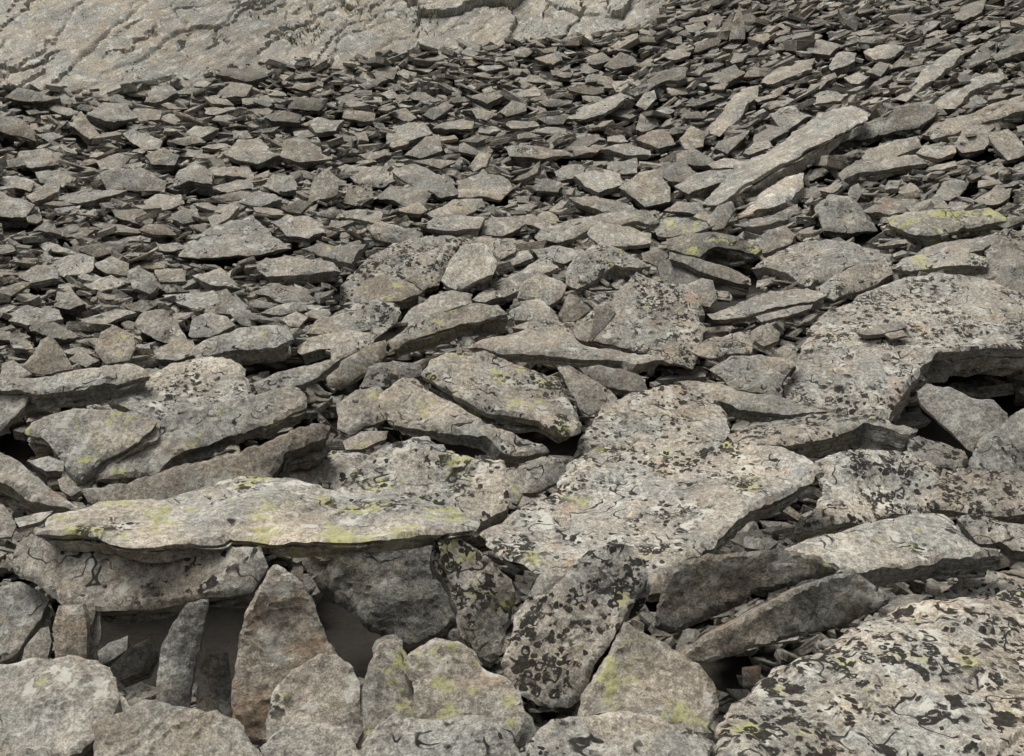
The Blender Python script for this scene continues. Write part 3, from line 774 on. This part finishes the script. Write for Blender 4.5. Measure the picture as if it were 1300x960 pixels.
('G','t',dict(th=8,br=.8),'small dull block right of the small pale block','536 574 600 548 664 570 644 606 560 601'),
# ---- upper middle
('H','s',dict(th=9,bl=.1,b=-.15,lift=.04),'long pointed slab lying across the scree above the broad speckled slab','196 622 280 603 360 638 420 668 459 702 380 711 280 674 210 644'),
('H','s',dict(a=.75,th=5,bl=.05,br=1.05),'light smooth slab right of the long pointed slab','441 664 520 638 600 648 644 690 600 736 520 726 440 726'),
('H','s',dict(th=7,asp=.4,lift=.03),'light flat slab in fine scree behind the light smooth slab','616 547 680 528 780 543 819 567 720 581 630 576'),
('H','t',dict(a=.9,th=7),'pointed stone above the long pointed slab','241 564 320 508 370 498 384 554 300 576'),
('H','b',dict(a=.9,th=10,bl=.02,ru=.4,br=1.1),'big light tan boulder left of the long bright beam slab','1036 694 1110 638 1180 633 1224 690 1224 744 1130 756 1080 724'),
('H','s',dict(th=9,bl=.02,br=1.3,ru=.1),'whitish stone left of the big light tan boulder','866 654 950 608 1040 638 1054 674 960 706 900 674'),
('H','s',dict(th=7,asp=.4),'long low slab below the whitish stone','846 734 950 723 1060 743 1114 772 1000 786 900 754'),
('H','t',dict(th=8,ye=.4),'greenish stone below the light smooth slab','326 784 420 733 530 733 544 752 440 796 360 801'),
('H','b',dict(a=.9,th=7,bl=.5),'speckled round stone left of the long pointed slab','16 744 36 688 120 683 129 727 80 756'),
('H','s',dict(th=6,b=.35,br=1.1,lift=.04),'slim light slab pointing at the dark tilted slab','806 439 900 398 960 368 1040 338 1054 357 980 406 900 431'),
('H','s',dict(th=9,b=.4,br=.62,lift=.06),'dark slab tilted up like a ramp above the slim light slab','1061 344 1120 308 1200 258 1284 238 1274 274 1160 316 1090 351'),
('H','t',dict(th=7,br=.7,ru=.5,lift=.03),'dark brown block above the dark tilted slab near the bedrock','976 234 1040 188 1090 208 1104 234 1020 251'),
('H','t',dict(a=1.0,th=7),'grey stone left of the long bright beam slab','1096 474 1116 418 1170 428 1184 464 1120 486'),
('H','t',dict(th=7,ru=.7,br=.85),'brown curved stone beneath the grey stone beside the beam slab','1096 514 1160 483 1220 488 1244 524 1180 541'),
('H','t',dict(a=1.0,th=6,br=1.12),'light stone under the dark tilted slab','1096 384 1130 343 1165 333 1174 364 1130 401'),
('H','t',dict(a=1.0,th=6),'squarish stone in fine scree above the light flat slab','596 404 640 368 690 383 694 409 620 421'),
('H','t',dict(a=1.0,th=7),'oval stone above the light smooth slab','476 614 520 563 564 568 544 614 500 631'),
('H','t',dict(th=7,br=.65,b=.3),'dark slanting stone right of the light smooth slab','636 664 700 618 744 598 734 634 670 666'),
('H','t',dict(th=7),'grey flat stone above the whitish stone','796 634 860 603 920 608 884 654 810 661'),
('H','t',dict(th=6,asp=.4,br=1.1,lift=.03),'thin light slab over a dark slot left of the beam slab','966 549 1060 533 1154 550 1154 571 1050 566'),
('H','b',dict(th=10,br=.7),'dark block right of the big light tan boulder','1161 644 1200 598 1280 598 1324 642 1260 671'),
('H','t',dict(th=6,asp=.4),'thin flat stone below the long pointed slab','191 774 300 743 329 772 300 786'),
# ---- upper right
('I','s',dict(th=16,asp=1.0,b=.42,bl=.03,ye=.05,br=1.15,lift=.12),'long bright beam-like slab pointing up the steep rubble bank','90 752 150 700 230 630 330 550 450 460 560 398 640 373 699 385 694 414 620 444 560 504 480 544 400 594 320 644 240 694 180 744 150 764'),
('I','t',dict(th=7,asp=.4,bl=.2,lift=.03),'lichened stone lying against the upper end of the beam-like slab','566 484 620 468 700 453 760 438 784 472 720 506 580 516'),
('I','b',dict(a=1.2,th=10,bl=.03,ru=.7,br=.78),'brown block in the rubble bank behind the beam-like slab','746 484 776 438 810 388 900 373 964 390 954 424 890 466 810 476'),
('I','s',dict(th=8,asp=.4,b=.3,lift=.03),'slab in the shade below the brown block','676 574 720 538 800 513 884 508 904 544 800 576 700 596'),
('I','s',dict(th=10,asp=.4,b=.3,lift=.04),'curved slab with pale rim below the shaded slab of the rubble bank','591 644 660 598 760 578 880 563 924 590 840 606 740 626 660 646 610 676'),
('I','s',dict(th=14,asp=.7,b=.3,bl=.0,ye=.0,br=1.5,ru=.05),'whitest slab, broken and bright, below the beam-like slab','201 794 260 738 340 688 400 653 469 643 464 684 420 726 340 756 260 781 215 806'),
('I','s',dict(th=12,asp=.6,b=.4,bl=.45,lift=.04),'long lichened slab lying above the pale grey disc-like stone','896 494 960 438 1100 398 1280 338 1420 310 1420 350 1200 426 1040 476 940 506'),
('I','t',dict(th=6,asp=.5,ru=.7,br=1.15,bl=0),'pale peach oval stone beside the grey-brown block','881 562 920 533 1030 533 1029 564 960 581'),
('I','b',dict(a=.9,th=10,bl=.2,ru=.4),'grey-brown block left of the pale grey disc-like stone','1026 524 1056 468 1180 438 1224 428 1164 506 1134 546 1050 551'),
('I','t',dict(a=1.0,th=8,bl=.05,br=1.05,ru=.05),'pale grey disc-like stone below the long lichened slab','1146 492 1220 478 1274 520 1284 566 1220 586 1170 544'),
('I','s',dict(th=8,asp=.7,b=.4,bl=.05,br=1.12),'light slab on the rubble bank beside a long thin one','936 374 1040 318 1130 268 1190 248 1204 274 1120 316 1080 336 1020 386 960 396'),
('I','s',dict(th=6,b=.35,lift=.03),'light slab slanting across the rubble well above the beam','296 299 350 263 430 223 504 208 494 246 420 276 350 306'),
('I','s',dict(th=6,b=.35,br=1.15),'light smooth slab beside the long side of the beam slab','101 469 170 408 230 388 264 378 224 436 150 486'),
('I','s',dict(th=6,b=.25,br=1.15,bl=0),'light flat slab near the top of the rubble bank','686 194 740 163 844 158 804 196 730 221'),
('I','s',dict(th=9,b=.3,br=.65,ru=.5,lift=.05),'dark brown slab high on the rubble bank','1161 194 1220 148 1280 118 1420 90 1420 150 1260 186 1180 211'),
('I','t',dict(a=3,th=6,lift=.0),'tallest splinter standing upright at the top of the scree','191 144 203 80 230 18 249 90 249 144'),
('I','t',dict(a=3,th=6,b=.3),'leaning splinter beside the tallest standing splinter','141 144 168 90 212 30 202 90 184 144'),
('I','t',dict(a=2,th=6),'short stone left of the standing splinters','106 104 150 46 169 70 144 116'),
('I','t',dict(th=6,ye=.3),'flat greenish stone near the top of the scree','466 164 530 148 604 165 564 196 490 191'),
('I','t',dict(a=2,th=6,ru=.7,br=.7),'brown stone standing near the top of the scree','591 28 640 58 674 80 659 111 620 84'),
('I','s',dict(th=7,asp=.5,lift=.03),'slab below the light smooth slab left of the beam','-4 564 60 543 120 578 154 614 60 606 -4 594'),
('I','t',dict(a=1.0,th=7),'grey angular stone left of the beam slab','6 514 50 463 104 490 94 536 30 551'),
('I','s',dict(th=10,asp=.5,lift=.02),'slab wedged against the lower end of the beam slab','-14 684 60 648 130 628 234 618 204 654 120 686 40 706'),
('I','t',dict(a=1.0,th=7,br=1.1),'small pale block in the rubble above the yellow-green crested slab','816 704 860 673 899 700 884 731 840 731'),
('I','s',dict(th=9,asp=.4,ru=.6,br=.9),'brown flat slab under pale rubble behind the yellow-green crested slab','666 764 760 728 904 733 884 771 780 786 700 776'),
('I','t',dict(th=6),'small light stone right of the whitest slab','526 704 580 668 614 680 574 711'),
('I','s',dict(th=6,asp=1.0,b=.45,br=1.12,bl=0,lift=.03),'long thin light slab high on the rubble bank','796 359 880 288 960 218 1040 183 1064 190 980 256 900 316 840 361'),
('I','t',dict(a=1.2,th=8,br=.9),'stone at the lower tip of the beam-like slab','106 814 150 758 200 743 214 770 170 836 130 846'),
('I','b',dict(a=1.1,th=10,bl=.35),'grey lichened rock left of the yellow-green crested slab','506 764 560 718 640 728 700 778 744 834 640 856 540 846'),
('I','t',dict(a=1.5,th=6),'pointed stone on the grey lichened rock','626 724 640 688 670 673 684 710 660 749'),
('I','s',dict(th=10,asp=.6,b=.3,ru=.5,br=.85),'brown slab directly under the whitest slab','206 834 320 794 440 744 446 764 380 806 300 841'),
('I','t',dict(th=6,b=.3,br=.8),'grey slanting stone at the top of the rubble bank','996 64 1060 18 1144 -2 1124 36 1060 66'),
('I','t',dict(th=5,asp=.5,br=1.1),'small flat light stone under the dark brown slab high on the bank','1126 274 1200 263 1224 287 1150 296'),
('I','s',dict(th=6,b=.35,bl=.03),'light slab above the light smooth slab left of the beam','166 404 220 338 304 308 294 356 230 396 190 411'),
]


# ------------------------------------------------------------------ the slope itself
def scree_bed():
    xs = np.concatenate([np.arange(-60, -12, 4), np.arange(-12, 12.01, 0.25), np.arange(16, 61, 4)])
    ys = np.concatenate([np.arange(-60, 0, 4), np.arange(0, 20, 0.25), np.arange(20, 120, 4)])
    X, Y = np.meshgrid(xs, ys)
    Z = S(X, Y) - 0.14 + bed_offset(X, Y) + 0.05 * noise(X * 2, Y * 2, 1, 9)
    nx, ny = len(xs), len(ys)
    V = np.stack([X.ravel(), Y.ravel(), Z.ravel()], 1)
    i = (np.arange(ny - 1)[:, None] * nx + np.arange(nx - 1)[None]).ravel()
    Fq = np.stack([i, i + 1, i + 1 + nx, i + nx], 1)
    o = link('ground', new_mesh('ground', V, Fq, V, (1, 0, 0, 0), 180), DIRT)
    tag(o, 'dark earth between the stones of the scree slope', kind='structure')
scree_bed()

# ------------------------------------------------------------------ bedrock above the scree
CONTACT = [(-260, 100), (0, 112), (100, 112), (180, 108), (250, 97), (300, 85), (350, 72), (420, 80), (500, 70), (600, 58), (700, 48), (780, 40), (835, 30), (850, 8), (880, -90)]
def rock_face():
    cw = np.array([ground_hit(px, py, 0.02) for px, py in CONTACT])
    U0, U1, step = -8.0, 3.2, 0.018
    us = np.arange(U0, U1, step)
    vsn = np.arange(-0.5, 4.0, step)
    yc = np.interp(us, cw[:, 0], cw[:, 1])
    zc = S(us, yc)
    k = np.ones(41) / 41
    pad = lambda q: np.convolve(np.pad(q, 20, 'edge'), k, 'valid')
    yc, zc = pad(yc), pad(zc)
    X, Vv = np.meshgrid(us, vsn)
    A = 1.15
    Yb = yc[None] + Vv * 0.714
    Zb = zc[None] + Vv * 0.714 * A
    # right end of the outcrop dives under the scree
    Zb = Zb - 0.9 * np.clip(X - 1.55 - 0.25 * noise(Vv * 1.3, X, 0, 8), 0, 9)
    # slabs stepping down along a diagonal
    wx = X + 0.13 * fbm(X * 1.2, Vv * 1.2, 0, 61, 5, .6)
    wv = Vv + 0.13 * fbm(X * 1.2, Vv * 1.2, 9, 62, 5, .6)
    left = 1 - sstep(-2.6, -1.2, X)
    q = 0.80 * wx - 0.60 * wv
    h = np.zeros_like(X)
    for fr, am, sd_ in ((0.8, .022, 1), (1.9, .014, 2), (4.3, .006, 3)):
        ph = q * fr + 0.45 * fbm(wx * fr * .4, wv * fr * .4, 3, 70 + sd_, 5, .6)
        saw = ph - np.floor(ph)
        saw = saw * (1 - sstep(.975, 1.0, saw))
        gate = sstep(-.15, .15, noise(X * .8 * fr, Vv * .8 * fr, sd_ * 3.0, 90))
        h += am * (saw - .5) * (0.12 + 0.88 * gate) * (0.25 + 0.75 * left)
        # open joint along the step
        h -= (am * 0.6 + .035) * sstep(1 - .024 * fr, 1 - .016 * fr, ph - np.floor(ph)) * gate * (0.3 + 0.7 * left)
    # jointed blocks on the right
    r2 = np.random.default_rng(5)
    sx, sv = r2.uniform(-5, 3.2, 120), r2.uniform(-.7, 5, 120)
    hs_ = r2.uniform(-.04, .05, 120)
    tl = r2.uniform(-.10, .10, (120, 2))
    f1 = np.full(X.shape, 1e9); f2 = np.full(X.shape, 1e9); bi = np.zeros(X.shape, int)
    for j in range(120):
        dd = np.hypot((wx - sx[j]) * 1.15, (wv - sv[j]) * .8)
        nw = dd < f1
        f2 = np.where(nw, f1, np.minimum(f2, dd))
        bi = np.where(nw, j, bi)
        f1 = np.where(nw, dd, f1)
    gap = f2 - f1
    blk = hs_[bi] + tl[bi, 0] * (wx - sx[bi]) + tl[bi, 1] * (wv - sv[bi])
    some = sstep(-.25, .2, noise(wx * 1.4, wv * 1.4, 5, 33))
    groove = -0.085 * (1 - sstep(0.0, 0.035, gap)) * (0.15 + .85 * some)
    h += (blk + groove) * (1 - 0.72 * left)
    # hairline cracks and roughness
    cr = np.abs(fbm(wx * 1.5 - wv * .6, wv * .55, 2, 44, 3))
    h -= 0.06 * (1 - sstep(0.0, 0.022, cr)) * sstep(-.2, .25, noise(X * 1.1, Vv * 1.1, 6, 12))
    h += 0.014 * fbm(X * 1.3, Vv * 1.3, 5, 14, 4) + 0.0035 * fbm(X * 9, Vv * 9, 5, 15, 3)
    ln = math.hypot(1, A)
    Y = Yb - h * A / ln
    Z = Zb + h / ln
    nx, ny = len(us), len(vsn)
    V = np.stack([X.ravel(), Y.ravel(), Z.ravel()], 1)
    pos = np.stack([(0.6 * X - .8 * Vv).ravel(), (.8 * X + .6 * Vv).ravel(), h.ravel() * .15], 1)
    i = (np.arange(ny - 1)[:, None] * nx + np.arange(nx - 1)[None]).ravel()
    T = np.stack([i, i + 1, i + 1 + nx, i + nx], 1)
    o = link('rock_face', new_mesh('rock_face', V, T, pos + 13.0, (1.30, .0, .14, .25), 35), MAT)
    tag(o, 'pale cracked bedrock face rising above the top of the scree', kind='structure')
    return X, Vv, Y, Z, groove, cr
rf = rock_face()

# a little grass and moss in its cracks
def crack_moss():
    X, Vv, Y, Z, gr, cr = rf
    spots = [(383, 45, .35), (398, 40, .2), (372, 52, .2), (440, 8, .25), (535, 20, .3), (545, 40, .15), (236, 72, .12), (330, 20, .15), (632, 8, .2), (720, 8, .15), (480, 22, .15)]
    pts = np.stack([X.ravel(), Y.ravel(), Z.ravel()], 1)
    pxx = CX + F * pts[:, 0] / pts[:, 1]
    pyy = CY - F * pts[:, 2] / pts[:, 1]
    Vs, Fs = [], []
    r3 = np.random.default_rng(3)
    for (px, py, sz) in spots:
        i0 = np.argmin((pxx - px) ** 2 + (pyy - py) ** 2)
        c = pts[i0]
        near = np.where((np.abs(pts[:, 0] - c[0]) < sz * .6) & (np.abs(pts[:, 2] - c[2]) < sz * .35))[0]
        near = near[(gr.ravel()[near] < -.01) | (r3.uniform(size=len(near)) < .12)]
        if len(near) == 0:
            continue
        for j in r3.choice(near, min(160, len(near) * 2)):
            p = pts[j] + r3.normal(0, .008, 3)
            hgt = r3.uniform(.02, .055)
            dr = np.array([r3.normal(0, .45), -.45 + r3.normal(0, .3), 1.0])
            dr /= np.linalg.norm(dr)
            sdv = np.array([math.cos(r3.uniform(0, 6)), math.sin(r3.uniform(0, 6)), 0]) * .006
            b0 = len(Vs)
            Vs += [p - sdv, p + sdv, p + dr * hgt]
            Fs.append((b0, b0 + 1, b0 + 2))
    o = link('grass', new_mesh('grass', Vs, Fs, Vs, (1, 0, 0, 0)), GRASS)
    tag(o, 'tufts of yellow-green moss and grass in the cracks of the bedrock', 'grass', kind='stuff')
crack_moss()

# ------------------------------------------------------------------ traced stones
CUTS = [' ' + w + ' ' for w in 'behind beside under at in between below above right left against on over roofing propping leaning lying lean amid near beneath standing rising running touching wedged resting tucked slanting pointing forming jutting overhanging across deep along high'.split()]
HANDLES = []
USED = set()
def handle(label):
    n = len(label)
    for c in CUTS:
        k = label.find(c)
        if k > 0:
            n = min(n, k)
    h = label[:n].split(',')[0]
    return h
_hs = [handle(r[3]) for r in ROCKS]
seed = 100
DEF = {'A': (.60, .40), 'B': (.62, .45), 'C': (.72, .40), 'D': (.45, .40), 'E': (.62, .40), 'F': (.70, .35), 'G': (.30, .22), 'H': (.28, .18), 'I': (.22, .15), 'O': (.6, .4)}
NAMES = {'s': ('flat_rock', 'flat rock', 'flat rocks of the scree'), 'b': ('boulder', 'boulder', 'boulders of the scree'), 't': ('stone', 'stone', 'stones of the scree')}
for (reg, typ, opts, label, ptsx) in ROCKS:
    seed += 1
    bl, ye = DEF[reg]
    kw = dict(opts)
    kd = (kw.pop('br', random.uniform(.90, 1.08)), kw.pop('ru', random.uniform(.05, .5)), kw.pop('bl', bl), kw.pop('ye', ye))
    nm, cat, grp = NAMES[typ]
    if reg in 'GHI':
        kw.setdefault('asp', .95)
        kw['th'] = kw.get('th', 8) * 1.5
        kd = (kd[0] * .93,) + kd[1:]
    o = make_rock(nm, px_list(reg, ptsx), seed, kind=kd, detail=kw.pop('detail', 5.0), **kw)
    tag(o, label, cat, grp)
    hd = handle(label)
    if _hs.count(hd) == 1 and len(hd.split()) in (3, 4, 5, 6, 7, 8):
        pq = np.array(px_list(reg, ptsx))
        HANDLES.append((pq[:, 0].mean(), pq[:, 1].mean(), hd, pq[:, 1].min(), pq[:, 1].max()))

# ------------------------------------------------------------------ more single stones in the rubble between them
# open gaps under the slabs: no loose stones lie there
HOLES = [[(x0, y0), (x1, y0), (x1, y1), (x0, y1)] for x0, y0, x1, y1 in ((675, 545, 745, 590), (285, 452, 372, 480), (1080, 540, 1155, 578), (885, 382, 1015, 408), (845, 325, 940, 368), (825, 752, 885, 805), (862, 826, 965, 885), (60, 735, 345, 880), (395, 695, 600, 870), (985, 510, 1000, 520), (1160, 500, 1300, 600), (380, 480, 500, 500), (560, 540, 700, 580))]
def rubble_stones(count):
    r4 = np.random.default_rng(21)
    placed = []
    made = 0
    tries = 0
    occ = zbuf < 1e8
    for h_ in HOLES:
        occ |= inside(zpx, zpy, h_)
    cpx = np.array([p for p in CONTACT], float)
    while made < count and tries < 60000:
        tries += 1
        px, py = r4.uniform(-10, 1310), r4.uniform(20, 880)
        if py < np.interp(px, cpx[:13, 0], cpx[:13, 1]) + 8 and px < 850:
            continue
        fr = made / count
        base = np.interp(py, [20, 120, 250, 400, 600, 880], [13, 15, 22, 26, 30, 34])
        R = base * (1.55 - 0.95 * fr) * r4.uniform(.8, 1.25)
        hh = R * r4.uniform(.16, .46)
        x0, x1, y0, y1 = int((px - R * .7) / 2), int((px + R * .7) / 2), int((py - hh * .7) / 2), int((py + hh * .8) / 2)
        sub = occ[max(0, y0):max(1, y1 + 1), max(0, x0):max(1, x1 + 1)]
        if sub.size == 0 or sub.mean() > 0.10:
            continue
        if any(((px - a) / (R + c)) ** 2 + ((py - b) / (hh + e)) ** 2 < .85 for a, b, c, e in placed):
            continue
        k = r4.integers(4, 7)
        an = np.sort(np.linspace(0, 2 * math.pi, k, endpoint=False) + r4.uniform(0, 6.3) + r4.uniform(-.45, .45, k))
        rd = r4.uniform(.75, 1.3, k)
        skew = r4.uniform(-.25, .25) + (0.45 if px > 880 and py < 300 else 0)
        pts = [(px + R * c * math.cos(q) - 0, py + hh * c * math.sin(q) - skew * R * .6 * math.cos(q)) for q, c in zip(an, rd)]
        placed.append((px, py, R, hh))
        far = py < 300
        kd = (r4.uniform(.62, 1.05), r4.uniform(0, .55), .15 if far else .35, r4.uniform(0, .35))
        st = r4.uniform() < .16
        GH = ground_hit(px, py)
        dark = kd[0] < .92
        o = make_rock('stone', pts, 3000 + made, a=(r4.uniform(1.2, 2.2) if st else None), asp=r4.uniform(.6, 1.1), th=max(5, hh * r4.uniform(.6, 1.3)), lift=0.55 * float(bed_offset(GH[0], GH[1])), b=r4.normal(.0, .22) + (.2 if px > 880 and py < 300 else 0), kind=kd, detail=4.5)
        look = 'dark' if kd[0] < .88 else 'pale' if kd[0] > 1.03 else 'brownish' if kd[1] > .38 else 'grey'
        shape = 'stone standing on edge' if st else 'long narrow stone' if R / hh > 4.0 else 'flat stone' if R / hh > 2.7 else 'chunky stone'
        near = sorted(HANDLES, key=lambda h: (h[0] - px) ** 2 + 3 * (h[1] - py) ** 2)[:5]
        if kd[3] > .24:
            look = 'yellow-flecked ' + look
        for q in near:
            rel = 'behind' if py < q[3] else 'in front of' if py > q[4] else 'beside'
            lab = 'small %s %s %s the %s' % (look, shape, rel, q[2])
            if lab not in USED and len(lab.split()) <= 16:
                break
        else:
            lab = 'small %s %s %s the %s' % (look, shape, 'near', near[0][2])
        USED.add(lab)
        tag(o, lab, 'stone', 'small stones of the rubble')
        made += 1
rubble_stones(N_RUBBLE)

# ------------------------------------------------------------------ the rest of the scree: loose stones beyond counting
def loose_stones(total):
    r5 = np.random.default_rng(77)
    protos = []
    for k in range(48):
        bm = bmesh.new()
        n = r5.integers(4, 7)
        el = r5.uniform(.38, .9)
        tk = r5.uniform(.07, .24)
        an = np.sort(np.linspace(0, 2 * math.pi, n, endpoint=False) + r5.uniform(-.4, .4, n))
        for q in an:
            r_ = r5.uniform(.75, 1.1)
            for zz in (r5.uniform(.6, 1.0), r5.uniform(-1.0, -.6)):
                rr = r_ * r5.uniform(.78, 1.05)
                bm.verts.new((rr * math.cos(q), el * rr * math.sin(q), zz * tk))
        bmesh.ops.convex_hull(bm, input=bm.verts)
        bmesh.ops.triangulate(bm, faces=bm.faces)
        loosev = [v for v in bm.verts if not v.link_faces]
        for v in loosev:
            bm.verts.remove(v)
        bm.verts.index_update()
        protos.append((np.array([v.co[:] for v in bm.verts]), np.array([[v.index for v in f.verts] for f in bm.faces])))
        bm.free()
    cpx = np.array(CONTACT, float)
    hole = np.zeros(zbuf.shape, bool)
    for h_ in HOLES:
        hole |= inside(zpx, zpy, h_)
    Vs, Ts, Ps, Ks = [], [], [], []
    base = 0
    n = int(total * 2.2)
    # uniform over the visible fan of ground with a margin
    D = np.where(r5.uniform(size=n) < .7, np.sqrt(r5.uniform(3.6 ** 2, 15.5 ** 2, n)), np.sqrt(r5.uniform(1.9 ** 2, 18 ** 2, n)))
    D = np.where(r5.uniform(size=n) < .35, r5.uniform(4.0, 9.5, n), D)
    D = np.where(r5.uniform(size=n) < .07, r5.uniform(1.7, 4.2, n), D)
    X = r5.uniform(-1, 1, n) * (0.42 * D + 1.3)
    kept = 0
    Sz0 = S(X, D)
    for i in range(n):
        if kept >= total:
            break
        x, y = X[i], D[i]
        sz = (0.030 + 0.060 * r5.uniform() ** 1.6) * np.interp(y, [2, 4.5, 6, 9, 16], [.9, 1.0, 1.25, 1.5, 1.95])
        if r5.uniform() < .12:
            sz *= 1.6
        z = Sz0[i] + bed_offset(x, y) + r5.uniform(-.07, .06)
        px, py = CX + F * x / y, CY - F * z / y
        rp = F * sz / y
        if px < 850 and py < np.interp(px, cpx[:13, 0], cpx[:13, 1]) - 2:
            continue
        bad = bool(hole[min(max(int(py / 2), 0), ZB_H - 1), min(max(int(px / 2), 0), ZB_W - 1)]) if 0 <= px < 1300 else False
        for ox, oy in ((0, 0), (-.8, 0), (.8, 0), (0, -.5), (0, .5)):
            ix, iy = int((px + ox * rp) / 2), int((py + oy * rp) / 2)
            if 0 <= ix < ZB_W and 0 <= iy < ZB_H and y - sz * .5 < zbuf[iy, ix] < 1e8:
                bad = True
                break
        if bad:
            continue
        pv, pt = protos[r5.integers(len(protos))]
        gx, gy = -0.26 * (x > .9) * float(sstep(4, 9, y)), 0
        nrm = np.array([-.26 * float(sstep(4, 9, y)) * (x > .9), -np.interp(y, [5, 14], [.15, .38]), 1.0]) + np.array([r5.normal(0, .34), r5.normal(0, .24), 0])
        nrm /= np.linalg.norm(nrm)
        az = r5.uniform(0, 2 * math.pi)
        u = np.array([math.cos(az), math.sin(az), 0])
        u -= nrm * u.dot(nrm)
        u /= np.linalg.norm(u)
        w = np.cross(nrm, u)
        lv = pv * sz
        V = lv[:, :1] * u + lv[:, 1:2] * w + lv[:, 2:] * nrm + np.array([x, y, z])
        Vs.append(V)
        Ts.append(pt + base)
        base += len(V)
        Ps.append(lv + r5.uniform(0, 60, 3))
        far = y > 7
        Ks.append(np.tile((r5.uniform(.52, 1.02), r5.uniform(0, .6), .12 if far else .3, r5.uniform(0, .32)), (len(V), 1)))
        kept += 1
    o = link('loose_stones', new_mesh('loose_stones', np.concatenate(Vs), np.concatenate(Ts), np.concatenate(Ps), np.concatenate(Ks)), MAT)
    tag(o, 'uncountable small loose stones filling the scree between the slabs', 'stones', kind='stuff')
    print('loose stones', kept, 'tris', sum(len(t) for t in Ts))
loose_stones(N_LOOSE)
for r_ in REPORT[:len(ROCKS)]:
    if max(r_[1], r_[2]) > 2.0 or r_[2] / r_[1] > 2.2 or r_[2] / r_[1] < .2:
        print('ROCK %s w %.2f d %.2f t %.2f D %.2f a %.2f b %.2f' % r_)
